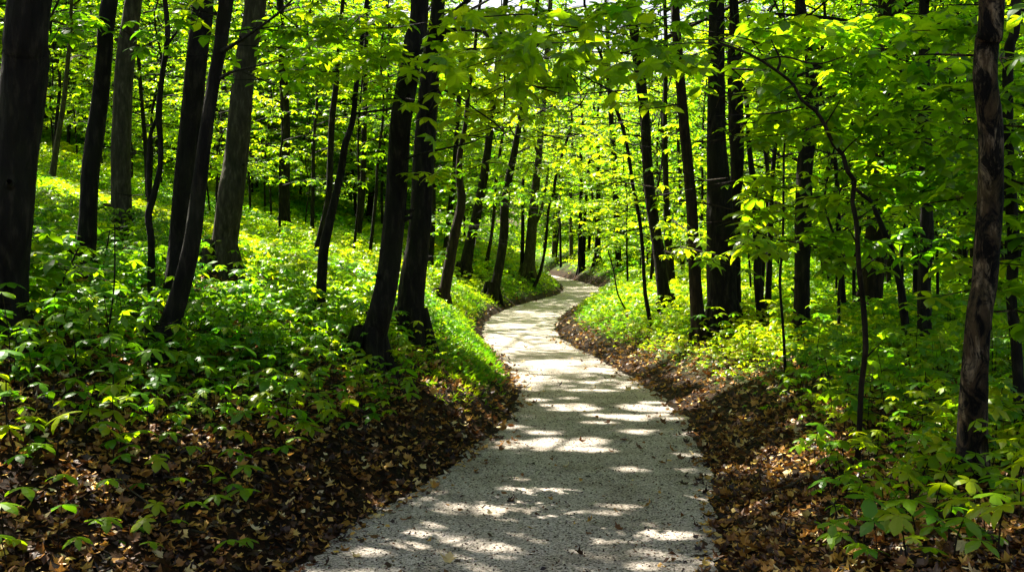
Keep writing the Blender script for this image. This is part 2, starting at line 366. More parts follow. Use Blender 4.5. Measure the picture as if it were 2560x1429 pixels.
def prisms(P0, P1, r0, r1, mi=1):
    P0 = np.atleast_2d(P0); P1 = np.atleast_2d(P1); n = len(P0)
    d = P1 - P0; d = d / (np.linalg.norm(d, axis=1)[:, None] + 1e-9)
    u = np.cross(d, np.array([0, 0, 1.0])); bad = np.linalg.norm(u, axis=1) < 1e-3; u[bad] = (1, 0, 0)
    u /= np.linalg.norm(u, axis=1)[:, None]; v = np.cross(d, u)
    r0 = np.broadcast_to(r0, (n,)); r1 = np.broadcast_to(r1, (n,)); V = []
    for a in (0, 2.094, 4.189): V.append(P0 + (u * math.cos(a) + v * math.sin(a)) * r0[:, None])
    for a in (0, 2.094, 4.189): V.append(P1 + (u * math.cos(a) + v * math.sin(a)) * r1[:, None])
    V = np.stack(V, 1).reshape(-1, 3)
    f = np.array([(0, 1, 4), (0, 4, 3), (1, 2, 5), (1, 5, 4), (2, 0, 3), (2, 3, 5)])
    Fc = (f[None] + (np.arange(n) * 6)[:, None, None]).reshape(-1, 3)
    return (V, Fc, None, mi)
def spline(P, n):
    P = np.asarray(P, float)
    if len(P) < 3:
        t = np.linspace(0, 1, n)[:, None]; return P[0] * (1 - t) + P[-1] * t
    q = np.vstack([2 * P[0] - P[1], P, 2 * P[-1] - P[-2]]); out = []
    ts = np.linspace(0, len(P) - 1, n)
    for t in ts:
        i = min(int(t), len(P) - 2); u = t - i; a, b, c, d = q[i], q[i + 1], q[i + 2], q[i + 3]
        out.append(0.5 * ((2 * b) + (-a + c) * u + (2 * a - 5 * b + 4 * c - d) * u * u + (-a + 3 * b - 3 * c + d) * u ** 3))
    return np.array(out)
def tube(P, r, ns, rough=0.0, seed=0, mi=0, cap=True):
    P = np.asarray(P, float); n = len(P); r = np.broadcast_to(r, (n,)).astype(float)
    T = np.gradient(P, axis=0); T /= np.linalg.norm(T, axis=1)[:, None]
    ref = np.array([0, 1.0, 0]) if abs(T[0][1]) < .8 else np.array([1.0, 0, 0])
    u = np.cross(T, ref); u /= np.linalg.norm(u, axis=1)[:, None]; v = np.cross(T, u)
    a = np.arange(ns) / ns * 2 * math.pi
    A, Z = np.meshgrid(a, np.cumsum(np.r_[0, np.linalg.norm(np.diff(P, axis=0), axis=1)]))
    rr = r[:, None] * np.ones_like(A)
    if rough:
        g = np.random.default_rng(seed); q = 0
        for k in range(9):
            m = g.integers(1, 7); fz = g.uniform(.8, 9); q = q + np.sin(m * A + g.uniform(0, 6.3) + fz * Z + 1.5 * np.sin(Z * g.uniform(.5, 2.5) + g.uniform(0, 6))) * g.uniform(.3, 1) / (1 + fz * .18)
        q = q / 3.0 + g.normal(0, .12, A.shape)
        rr = rr * (1 + rough * q)
    V = P[:, None] + u[:, None] * (np.cos(A) * rr)[..., None] + v[:, None] * (np.sin(A) * rr)[..., None]
    V = V.reshape(-1, 3); i = np.arange(n * ns).reshape(n, ns); j = np.roll(i, -1, 1)
    f = np.stack([i[:-1].ravel(), j[:-1].ravel(), j[1:].ravel(), i[1:].ravel()], 1)
    return (V, f, None, mi)

# ------------------------------------------------------------------ leaf pruning (open sun flecks on the ground, clear bark on the big stems)
SUNSPOTS = [(1190,1378,150,38),(1240,1275,70,16),(1125,1328,70,14),(985,1262,70,20),(960,1385,60,18),(1130,1270,50,14),(1425,1112,80,14),(1290,1112,30,8),(1560,1372,70,14),(1530,1275,50,10),(1650,1020,90,14),(1430,1024,80,11),(1580,1046,70,8),(1330,949,34,9),(1690,1415,60,14),
 (1250,862,70,16),(1310,838,80,8),(1400,905,80,5),(1280,815,60,7),(1350,780,60,6),(1230,875,40,8),
 (40,1100,70,30),(20,1165,50,30),(190,1135,80,14),(700,1085,45,28),(640,1060,30,16),(860,1015,50,18),(80,775,50,14),
 (560,770,110,20),(640,830,120,26),(760,830,100,34),(720,890,60,20),(1180,1000,45,18),(1150,950,50,22),
 (2120,1030,26,10),(1960,1150,70,10),(2030,1280,40,14),(2160,1330,20,10),(1900,1260,70,16),(1740,1000,50,20),(1800,970,60,14),(1780,1240,50,10),(1960,880,70,20),(2080,875,60,20),(2200,1250,60,16),(1910,1170,60,8),
 (2420,1110,30,16),(2250,1240,40,18)]
spots = []
for x, y, a, b in SUNSPOTS:
    c = hit(x, y); e1 = hit(x + a, y); e2 = hit(x, y - b); e3 = hit(x, y + b)
    A_, B_ = max(.05, abs(e1[0] - c[0])), max(.07, abs(e2[1] - e3[1]) / 2)
    if c[1] < 14 and A_ > .14:
        for k in range(5): spots.append((c[0] + A_ * rng.uniform(-.75, .75), c[1] + B_ * rng.uniform(-.7, .7), A_ * rng.uniform(.2, .5), B_ * rng.uniform(.2, .5)))
    else: spots.append((c[0], c[1], A_, B_))
spots.append((-.22, 5.75, .16, .14))
for k in range(230):
    y = rng.uniform(4.2, 15); x = rng.uniform(-.5, .5) * y
    if float(eL(y)) - .1 < x < float(eR(y)) + .1: continue
    spots.append((x, y, rng.uniform(.02, .10), rng.uniform(.02, .13)))
for k in range(48):
    y = rng.uniform(4.9, 14); spots.append((float(eL(y)) + rng.random() * float(eR(y) - eL(y)), y, rng.uniform(.03, .13), rng.uniform(.01, .07)))
for k in range(60):
    y = rng.uniform(4.2, 8.5); x = float(eL(y)) - rng.uniform(.1, 2.6); spots.append((x, y, rng.uniform(.04, .16), rng.uniform(.03, .12)))
for k in range(40): spots.append((rng.uniform(-3.0, -1.3), rng.uniform(7.6, 11.5), rng.uniform(.12, .4), rng.uniform(.12, .4)))
for k in range(60):
    y = rng.uniform(10.5, 30); spots.append((float(eL(y)) - rng.uniform(.2, 3.0), y, rng.uniform(.12, .4), rng.uniform(.2, .8)))
for k in range(45):
    y = rng.uniform(14, 34); spots.append((float(eR(y)) + rng.uniform(.3, 3.5), y, rng.uniform(.12, .4), rng.uniform(.2, .8)))
LITS = []
for x, y, dp, r_ in [(1930,450,6.7,.5),(1840,440,6.8,.45),(1760,430,7,.4),(2240,315,7.2,.5),(2150,80,7.7,.6),(2050,70,7.4,.5),(1900,530,6.9,.4),(1640,470,7.8,.6),(1700,600,12,.9),(2300,600,7.6,.5),(2110,290,7.3,.35),(2540,20,5.3,.35),
   (300,60,8.5,.5),(570,25,8,.5),(900,240,9,.4),(640,60,8,.4),(980,60,8,.4),(1800,100,7.3,.4),(2230,440,7.4,.4),(2350,580,7.8,.4),(310,600,9,.5),(60,640,7,.35),(1560,450,14,1.2),(1620,560,13,1.0),(760,60,8.6,.6),(1960,130,7.2,.35)]:
    x_ = (x - CX) / F * dp; z_ = CAMZ + dp * (-(y - CY) / F * math.cos(PITCH) - math.sin(PITCH)); LITS.append((x_, dp, z_, r_))
def land(P):
    t = P[:, 2] / SDIR[2]
    for _ in range(3):
        q = P - SDIR[None] * t[:, None]; t = t + (q[:, 2] - zt(q[:, 0], q[:, 1])) / SDIR[2]
    return P - SDIR[None] * t[:, None]
def in_spot(q, grow=1.0):
    h = np.zeros(len(q), bool)
    for cx, cy_, a, b in spots:
        a2 = a * grow + .075; b2 = b * grow + .075
        h |= ((q[:, 0] - cx) / a2) ** 2 + ((q[:, 1] - cy_) / b2) ** 2 < 1
    return h
TM = np.full((286, 512), -1.0)      # nearest clear trunk depth, 5 px cells
def mark(px, py, wpx, dep):
    for x, y, ww in zip(px, py, wpx):
        x0, x1 = int((x - ww / 2) / 5), int((x + ww / 2) / 5); y0, y1 = int((y - 8) / 5), int((y + 8) / 5)
        if x1 < 0 or x0 >= 512 or y1 < 0 or y0 >= 286: continue
        s = TM[max(0, y0):y1 + 1, max(0, x0):x1 + 1]; s[:] = np.where((s < 0) | (s > dep), dep, s)
def prune(P, keep=0.12, lit=True):
    px, py = proj(P); ix = np.clip((px / 5).astype(int), 0, 511); iy = np.clip((py / 5).astype(int), 0, 285)
    inside = (px > 0) & (px < 2560) & (py > 0) & (py < 1429)
    t = TM[iy, ix]; kill = inside & (t > P[:, 1] - .3) & (rng.random(len(P)) > keep)
    Y = P[:, 1]; X = P[:, 0]
    kill |= (P[:, 2] < 2.6) & (X > eL(Y) - .15) & (X < eR(Y) + .15) & (Y < 70)
    kill |= P[:, 2] < zt(X, Y) + .03
    if lit:
        q = land(P); kill |= in_spot(q)
        for a, b, c, r_ in LITS:
            w_ = P - np.array([a, b, c]); tt_ = w_ @ SDIR; kill |= (tt_ > r_ + .4) & (((w_ - SDIR[None] * tt_[:, None]) ** 2).sum(1) < (r_ * .62) ** 2)
    return ~kill

# ------------------------------------------------------------------ traced trees
# (name, category, bark, group, label, clear, [(px, py, width px) from top to base])
T = []
def tr_(name, cat, bark, label, pts, clear=1, group=None, H=None, crown=1.0, low=None, depth=None):
    T.append(dict(name=name, cat=cat, bark=bark, label=label, pts=pts, clear=clear, group=group, H=H, crown=crown, low=low, depth=depth))
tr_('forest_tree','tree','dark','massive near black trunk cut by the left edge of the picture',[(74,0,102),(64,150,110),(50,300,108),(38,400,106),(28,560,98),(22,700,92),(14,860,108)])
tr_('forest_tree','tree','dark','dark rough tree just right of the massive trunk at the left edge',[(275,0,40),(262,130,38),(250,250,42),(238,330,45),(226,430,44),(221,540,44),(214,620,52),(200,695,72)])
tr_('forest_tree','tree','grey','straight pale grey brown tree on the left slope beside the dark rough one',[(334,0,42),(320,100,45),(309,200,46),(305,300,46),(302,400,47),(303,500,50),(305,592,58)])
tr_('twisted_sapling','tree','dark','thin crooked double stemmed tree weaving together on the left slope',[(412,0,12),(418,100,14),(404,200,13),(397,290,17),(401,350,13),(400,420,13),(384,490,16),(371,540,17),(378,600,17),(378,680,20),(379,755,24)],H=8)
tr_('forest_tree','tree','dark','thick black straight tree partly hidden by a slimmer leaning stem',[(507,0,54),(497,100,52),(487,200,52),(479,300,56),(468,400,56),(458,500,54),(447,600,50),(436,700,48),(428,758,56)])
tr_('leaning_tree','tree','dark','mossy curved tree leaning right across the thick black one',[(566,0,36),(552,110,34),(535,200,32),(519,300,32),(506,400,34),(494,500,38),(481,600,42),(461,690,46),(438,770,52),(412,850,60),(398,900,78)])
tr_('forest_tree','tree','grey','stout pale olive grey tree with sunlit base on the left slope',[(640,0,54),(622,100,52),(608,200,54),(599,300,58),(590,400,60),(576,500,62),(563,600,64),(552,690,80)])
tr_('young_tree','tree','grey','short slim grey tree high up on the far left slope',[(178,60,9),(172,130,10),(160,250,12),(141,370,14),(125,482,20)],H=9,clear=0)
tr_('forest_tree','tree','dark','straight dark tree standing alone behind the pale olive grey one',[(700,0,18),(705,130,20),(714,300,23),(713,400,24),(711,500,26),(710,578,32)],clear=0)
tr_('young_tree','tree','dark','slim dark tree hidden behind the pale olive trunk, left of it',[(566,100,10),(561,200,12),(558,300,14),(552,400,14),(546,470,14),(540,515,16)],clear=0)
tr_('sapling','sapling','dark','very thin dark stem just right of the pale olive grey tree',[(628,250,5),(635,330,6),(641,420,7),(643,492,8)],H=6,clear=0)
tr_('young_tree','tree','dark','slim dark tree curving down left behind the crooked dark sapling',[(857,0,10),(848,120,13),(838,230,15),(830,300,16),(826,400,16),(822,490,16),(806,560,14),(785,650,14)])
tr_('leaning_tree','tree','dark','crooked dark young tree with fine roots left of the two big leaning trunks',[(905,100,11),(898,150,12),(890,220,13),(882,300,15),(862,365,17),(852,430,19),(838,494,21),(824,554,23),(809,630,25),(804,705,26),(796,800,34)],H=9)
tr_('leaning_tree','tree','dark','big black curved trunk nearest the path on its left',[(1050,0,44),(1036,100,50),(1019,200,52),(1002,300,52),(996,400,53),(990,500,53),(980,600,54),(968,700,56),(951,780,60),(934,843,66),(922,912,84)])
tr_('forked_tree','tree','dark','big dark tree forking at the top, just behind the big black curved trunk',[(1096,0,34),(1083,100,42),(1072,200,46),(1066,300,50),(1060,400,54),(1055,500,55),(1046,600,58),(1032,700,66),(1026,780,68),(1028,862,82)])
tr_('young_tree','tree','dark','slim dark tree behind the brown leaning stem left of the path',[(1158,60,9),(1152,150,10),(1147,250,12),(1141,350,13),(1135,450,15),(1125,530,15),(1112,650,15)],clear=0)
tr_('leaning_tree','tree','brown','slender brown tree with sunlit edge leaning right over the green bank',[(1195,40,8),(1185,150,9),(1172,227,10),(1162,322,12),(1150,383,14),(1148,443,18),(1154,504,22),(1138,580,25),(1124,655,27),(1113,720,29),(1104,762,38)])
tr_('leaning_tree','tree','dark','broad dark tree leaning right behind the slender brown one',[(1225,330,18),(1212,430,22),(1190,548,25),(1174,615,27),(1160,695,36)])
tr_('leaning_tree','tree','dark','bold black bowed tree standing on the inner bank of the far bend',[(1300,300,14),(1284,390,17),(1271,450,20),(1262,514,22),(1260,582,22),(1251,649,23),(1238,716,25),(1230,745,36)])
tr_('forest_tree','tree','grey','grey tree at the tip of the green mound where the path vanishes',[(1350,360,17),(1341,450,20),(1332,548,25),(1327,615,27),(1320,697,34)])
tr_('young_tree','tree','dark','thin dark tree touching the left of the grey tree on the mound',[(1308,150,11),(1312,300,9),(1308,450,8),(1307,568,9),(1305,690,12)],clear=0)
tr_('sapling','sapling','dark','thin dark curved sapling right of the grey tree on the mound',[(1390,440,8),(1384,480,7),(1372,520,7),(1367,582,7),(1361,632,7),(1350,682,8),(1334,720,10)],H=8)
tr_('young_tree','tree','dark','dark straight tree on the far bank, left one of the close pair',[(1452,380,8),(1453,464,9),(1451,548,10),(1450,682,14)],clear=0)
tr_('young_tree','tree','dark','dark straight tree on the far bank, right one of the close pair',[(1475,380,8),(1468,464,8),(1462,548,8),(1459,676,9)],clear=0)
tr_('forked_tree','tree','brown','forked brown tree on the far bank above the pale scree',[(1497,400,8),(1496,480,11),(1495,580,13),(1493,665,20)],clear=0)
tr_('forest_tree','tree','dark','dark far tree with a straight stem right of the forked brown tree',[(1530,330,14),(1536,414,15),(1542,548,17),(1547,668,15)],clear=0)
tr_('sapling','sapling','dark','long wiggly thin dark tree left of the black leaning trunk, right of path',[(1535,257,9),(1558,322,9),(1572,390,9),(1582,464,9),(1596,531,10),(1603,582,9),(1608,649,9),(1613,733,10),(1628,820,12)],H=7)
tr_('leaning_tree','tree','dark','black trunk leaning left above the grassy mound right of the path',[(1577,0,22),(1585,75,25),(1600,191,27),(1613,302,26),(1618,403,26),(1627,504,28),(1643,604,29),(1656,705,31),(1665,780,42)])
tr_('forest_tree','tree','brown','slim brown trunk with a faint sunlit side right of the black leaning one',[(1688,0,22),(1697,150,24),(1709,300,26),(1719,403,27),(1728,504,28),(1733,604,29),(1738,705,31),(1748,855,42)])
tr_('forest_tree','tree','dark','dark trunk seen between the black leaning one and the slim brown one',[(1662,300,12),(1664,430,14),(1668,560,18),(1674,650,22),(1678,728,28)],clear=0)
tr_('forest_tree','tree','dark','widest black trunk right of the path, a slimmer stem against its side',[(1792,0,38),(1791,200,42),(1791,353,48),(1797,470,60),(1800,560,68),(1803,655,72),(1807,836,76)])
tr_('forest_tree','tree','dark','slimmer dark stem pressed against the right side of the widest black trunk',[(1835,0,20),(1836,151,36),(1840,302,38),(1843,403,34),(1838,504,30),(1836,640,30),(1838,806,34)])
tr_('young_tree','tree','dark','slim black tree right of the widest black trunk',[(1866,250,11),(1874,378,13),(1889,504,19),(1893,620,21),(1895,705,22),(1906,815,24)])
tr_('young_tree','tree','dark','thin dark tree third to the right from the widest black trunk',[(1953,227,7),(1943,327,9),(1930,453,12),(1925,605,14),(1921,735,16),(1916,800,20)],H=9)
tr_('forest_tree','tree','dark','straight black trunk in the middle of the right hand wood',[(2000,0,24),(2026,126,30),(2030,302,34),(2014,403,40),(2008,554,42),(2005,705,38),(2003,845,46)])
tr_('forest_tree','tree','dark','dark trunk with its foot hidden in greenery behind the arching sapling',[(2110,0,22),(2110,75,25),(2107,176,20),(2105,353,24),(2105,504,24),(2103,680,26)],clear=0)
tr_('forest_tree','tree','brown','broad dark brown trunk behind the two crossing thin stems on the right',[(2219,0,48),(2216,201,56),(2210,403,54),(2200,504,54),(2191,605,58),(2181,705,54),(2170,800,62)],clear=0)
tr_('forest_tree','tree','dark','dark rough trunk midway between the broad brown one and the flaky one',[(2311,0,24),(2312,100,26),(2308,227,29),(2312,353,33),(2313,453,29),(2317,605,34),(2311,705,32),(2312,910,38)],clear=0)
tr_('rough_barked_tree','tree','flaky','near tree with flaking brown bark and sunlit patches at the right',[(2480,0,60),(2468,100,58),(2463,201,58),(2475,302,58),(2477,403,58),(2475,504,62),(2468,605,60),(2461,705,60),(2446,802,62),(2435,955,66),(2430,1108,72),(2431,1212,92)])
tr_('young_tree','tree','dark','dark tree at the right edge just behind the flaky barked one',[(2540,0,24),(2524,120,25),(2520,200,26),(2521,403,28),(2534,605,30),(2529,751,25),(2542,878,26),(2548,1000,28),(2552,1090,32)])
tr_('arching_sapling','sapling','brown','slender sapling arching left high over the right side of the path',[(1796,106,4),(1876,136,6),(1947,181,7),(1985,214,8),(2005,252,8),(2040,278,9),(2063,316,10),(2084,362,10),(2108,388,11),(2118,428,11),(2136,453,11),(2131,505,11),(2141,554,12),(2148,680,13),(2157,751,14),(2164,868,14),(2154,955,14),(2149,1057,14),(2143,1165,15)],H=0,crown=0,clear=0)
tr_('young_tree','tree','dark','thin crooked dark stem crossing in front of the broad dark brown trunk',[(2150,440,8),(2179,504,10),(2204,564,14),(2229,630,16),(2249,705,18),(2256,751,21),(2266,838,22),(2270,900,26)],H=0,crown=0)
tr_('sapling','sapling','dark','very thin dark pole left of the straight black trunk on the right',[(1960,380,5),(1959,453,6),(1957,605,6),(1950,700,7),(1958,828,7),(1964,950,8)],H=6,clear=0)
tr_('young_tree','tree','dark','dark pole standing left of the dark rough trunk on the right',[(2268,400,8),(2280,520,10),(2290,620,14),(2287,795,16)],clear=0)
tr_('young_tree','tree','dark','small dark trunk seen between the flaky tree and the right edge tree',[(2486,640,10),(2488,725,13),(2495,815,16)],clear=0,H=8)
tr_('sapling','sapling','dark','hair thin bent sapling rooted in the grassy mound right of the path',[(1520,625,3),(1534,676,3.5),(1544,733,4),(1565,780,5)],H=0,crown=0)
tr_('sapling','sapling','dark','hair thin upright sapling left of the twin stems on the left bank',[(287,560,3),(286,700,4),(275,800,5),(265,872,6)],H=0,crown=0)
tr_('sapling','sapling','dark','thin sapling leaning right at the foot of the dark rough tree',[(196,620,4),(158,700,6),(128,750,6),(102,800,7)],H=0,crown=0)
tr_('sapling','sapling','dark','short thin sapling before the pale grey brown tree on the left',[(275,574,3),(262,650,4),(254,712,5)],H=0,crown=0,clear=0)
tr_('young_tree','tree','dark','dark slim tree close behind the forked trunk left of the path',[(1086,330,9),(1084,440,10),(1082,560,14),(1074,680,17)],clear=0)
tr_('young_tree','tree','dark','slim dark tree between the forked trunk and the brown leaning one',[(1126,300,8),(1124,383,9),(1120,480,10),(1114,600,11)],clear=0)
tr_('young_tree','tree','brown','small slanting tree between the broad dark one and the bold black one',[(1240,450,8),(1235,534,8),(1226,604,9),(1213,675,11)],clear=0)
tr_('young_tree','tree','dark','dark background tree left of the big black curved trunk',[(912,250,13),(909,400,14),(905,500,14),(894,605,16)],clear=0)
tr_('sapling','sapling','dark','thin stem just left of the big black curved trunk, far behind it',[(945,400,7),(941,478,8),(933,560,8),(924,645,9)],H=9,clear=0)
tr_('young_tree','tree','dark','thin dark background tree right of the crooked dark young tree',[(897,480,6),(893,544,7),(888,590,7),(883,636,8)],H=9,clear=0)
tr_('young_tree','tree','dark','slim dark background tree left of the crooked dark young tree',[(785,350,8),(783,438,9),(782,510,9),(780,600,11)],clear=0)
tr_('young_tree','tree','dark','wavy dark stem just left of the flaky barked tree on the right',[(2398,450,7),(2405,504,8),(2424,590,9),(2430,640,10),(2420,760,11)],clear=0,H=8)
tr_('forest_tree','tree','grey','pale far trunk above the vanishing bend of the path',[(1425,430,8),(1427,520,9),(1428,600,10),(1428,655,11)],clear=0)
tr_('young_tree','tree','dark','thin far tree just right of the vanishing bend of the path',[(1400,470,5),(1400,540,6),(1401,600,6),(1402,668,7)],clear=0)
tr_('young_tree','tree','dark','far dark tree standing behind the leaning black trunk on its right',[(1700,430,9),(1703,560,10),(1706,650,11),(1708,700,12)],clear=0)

for t in T:
    b = t['pts'][-1]; t['base'] = hit(b[0], b[1]); Y = t['base'][1]
    if t['clear']:
        P = spline([(p[0], p[1], p[2]) for p in t['pts']], 220); mark(P[:, 0], P[:, 1], P[:, 2], Y)

LEAF_LOD = lambda Y: W0 if Y < 10 else (W1 if Y < 22 else W2)

def bough(o, az, length, rise, droop, size, spacing, r0, tmpl, layers=1):
    """one limb with a flat fan of twigs; returns (leaf positions, azimuths, wood parts)"""
    n = 6; t = np.linspace(0, 1, n)
    dirv = np.array([math.cos(az), math.sin(az), 0]); side = np.array([-dirv[1], dirv[0], 0])
    wob = rng.normal(0, .04, n) * length; wob[0] = 0
    ax = o[None] + dirv[None] * (t * length)[:, None] + side[None] * np.cumsum(wob)[:, None] * .6
    ax[:, 2] += (rise * t - droop * t * t) * length
    wood0 = ax[:-1]; wood1 = ax[1:]; rr = r0 * (1 - .8 * t)
    W = [prisms(wood0, wood1, rr[:-1], rr[1:])]
    nt_ = max(3, int(length / .22)); tt = np.linspace(.22, 1, nt_) + rng.uniform(-.03, .03, nt_); tt = np.clip(tt, .1, 1)
    sg = np.where(np.arange(nt_) % 2, 1, -1)
    base = np.stack([np.interp(tt, t, ax[:, k]) for k in range(3)], 1)
    tl = length * (.62 - .42 * tt) * rng.uniform(.6, 1.2, nt_)
    ang = az + sg * rng.uniform(.6, 1.1, nt_); ang[-1] = az
    td = np.stack([np.cos(ang), np.sin(ang), rng.normal(-.08, .12, nt_)], 1)
    end = base + td * tl[:, None]
    W.append(prisms(base, end, r0 * .25, r0 * .08))
    P = []; A = []
    for k in range(nt_):
        m = max(1, int(tl[k] / spacing)); u = (np.arange(m) + rng.uniform(.4, 1, m)) / m
        q = base[k] + td[k] * (tl[k] * u)[:, None] + np.stack([rng.normal(0, spacing * .35, m), rng.normal(0, spacing * .35, m), rng.normal(0, spacing * .12, m) - .12 * tl[k] * u ** 2], 1)
        P.append(q); A.append(ang[k] + rng.normal(0, .7, m))
    return np.concatenate(P), np.concatenate(A), W

def spray(c, rad, n, flat=.13, tilt=(0, 0)):
    a = rng.uniform(0, 6.283, n); r = rad * np.sqrt(rng.uniform(0, 1, n)) * (1 + .25 * np.sin(3 * a + rng.uniform(0, 6)))
    x = np.cos(a) * r; y = np.sin(a) * r
    z = rng.normal(0, rad * flat, n) - .22 * r * r / rad + x * tilt[0] + y * tilt[1]
    P = np.stack([x, y, z], 1) + np.asarray(c)[None]
    k = max(4, n // 8); s = rng.choice(n, k, replace=False); ctr = np.repeat(np.asarray(c)[None] - [[0, 0, .03]], k, 0)
    return P, a, [prisms(ctr, P[s], .006, .002)]

MARKS = [('massive near black','the massive left edge trunk'),('dark rough tree just','the dark rough left tree'),('straight pale grey brown','the pale grey brown tree'),('crooked double','the crooked double stem'),
 ('mossy curved','the mossy leaning tree'),('stout pale olive','the pale olive grey tree'),('standing alone behind','the lone straight dark tree'),('crooked dark young','the crooked dark young tree'),('nearest the path on','the black curved trunk'),
 ('forking at the top','the forked dark tree'),('slender brown tree','the slender brown leaning tree'),('bold black bowed','the bold black bowed tree'),('grey tree at the tip','the grey tree on the mound'),('left one of the close pair','the close pair of far stems'),
 ('forked brown tree','the forked brown far tree'),('long wiggly','the wiggly thin tree'),('black trunk leaning left','the black trunk leaning left'),('slim brown trunk','the slim brown trunk'),('widest black','the widest black trunk'),
 ('slim black tree right','the slim black tree'),('thin dark tree third','the thin third dark tree'),('middle of the right','the straight mid wood trunk'),('broad dark brown','the broad dark brown trunk'),('midway between','the dark rough right trunk'),('slender sapling arching','the arching sapling'),
 ('flaking brown','the flaky barked tree'),('dark tree at the right edge','the right edge tree')]
MK = []
for k_, nm in MARKS:
    t = next(t for t in T if k_ in t['label']); MK.append((t['pts'], nm))
def near_mark(P, foot=False):
    px, py = proj(np.array([P])); px = float(px[0]); py = float(py[0]); best = None
    for pts, nm in MK:
        if foot: x = pts[-1][0]; dd = math.hypot(px - x, (py - pts[-1][1]) * 1.3)
        else: x = float(np.interp(py, [p[1] for p in pts], [p[0] for p in pts])); dd = abs(px - x)
        if best is None or dd < best[0]: best = (dd, x, nm)
    return ('close ' if best[0] < 70 else '') + ('left of ' if px < best[1] else 'right of ') + best[2], px, py

# ---- canopy that shades the foreground: clumps chosen by where their shade falls, hung in the crown of the nearest tall tree
tall = [t for t in T if (t['H'] is None) and t['pts'][-1][2] > 22 and t['base'][1] < 34]
canopy = {id(t): [] for t in tall}
tb = np.array([[t['base'][0] + (t['pts'][0][0] - t['pts'][-1][0]) / F * t['base'][1] * 1.6, t['base'][1]] for t in tall])
def add_canopy(xr, yr, n, z0=8, z1=15, per=100, rad=.9):
    q = np.stack([rng.uniform(*xr, n), rng.uniform(*yr, n), np.zeros(n)], 1); q[:, 2] = zt(q[:, 0], q[:, 1])
    h = rng.uniform(z0, z1, n); P = q + SDIR[None] * ((h - q[:, 2]) / SDIR[2])[:, None]
    ok = P[:, 2] > CAMZ + .245 * P[:, 1] + .6
    for p in P[ok]:
        d = np.hypot(tb[:, 0] - p[0], tb[:, 1] - p[1]); k = int(np.argmin(d))
        s, a, _ = spray(p, rad * rng.uniform(.6, 1.3), per, .12, (rng.normal(0, .1), rng.normal(0, .1)))
        canopy[id(tall[k])].append(s)
add_canopy((-7, 6.5), (2.5, 12), 800)
add_canopy((.8, 7), (6, 14), 130)
add_canopy((2.5, 14), (10, 19), 170)
add_canopy((1.3, 8), (4, 12), 130)
add_canopy((-14, -3), (8, 13), 110)
add_canopy((-3.5, 5), (11.5, 17), 90, 9, 16, 60, .6)
add_canopy((-1, 3.5), (17, 30), 50, 11, 17, 50, .8)

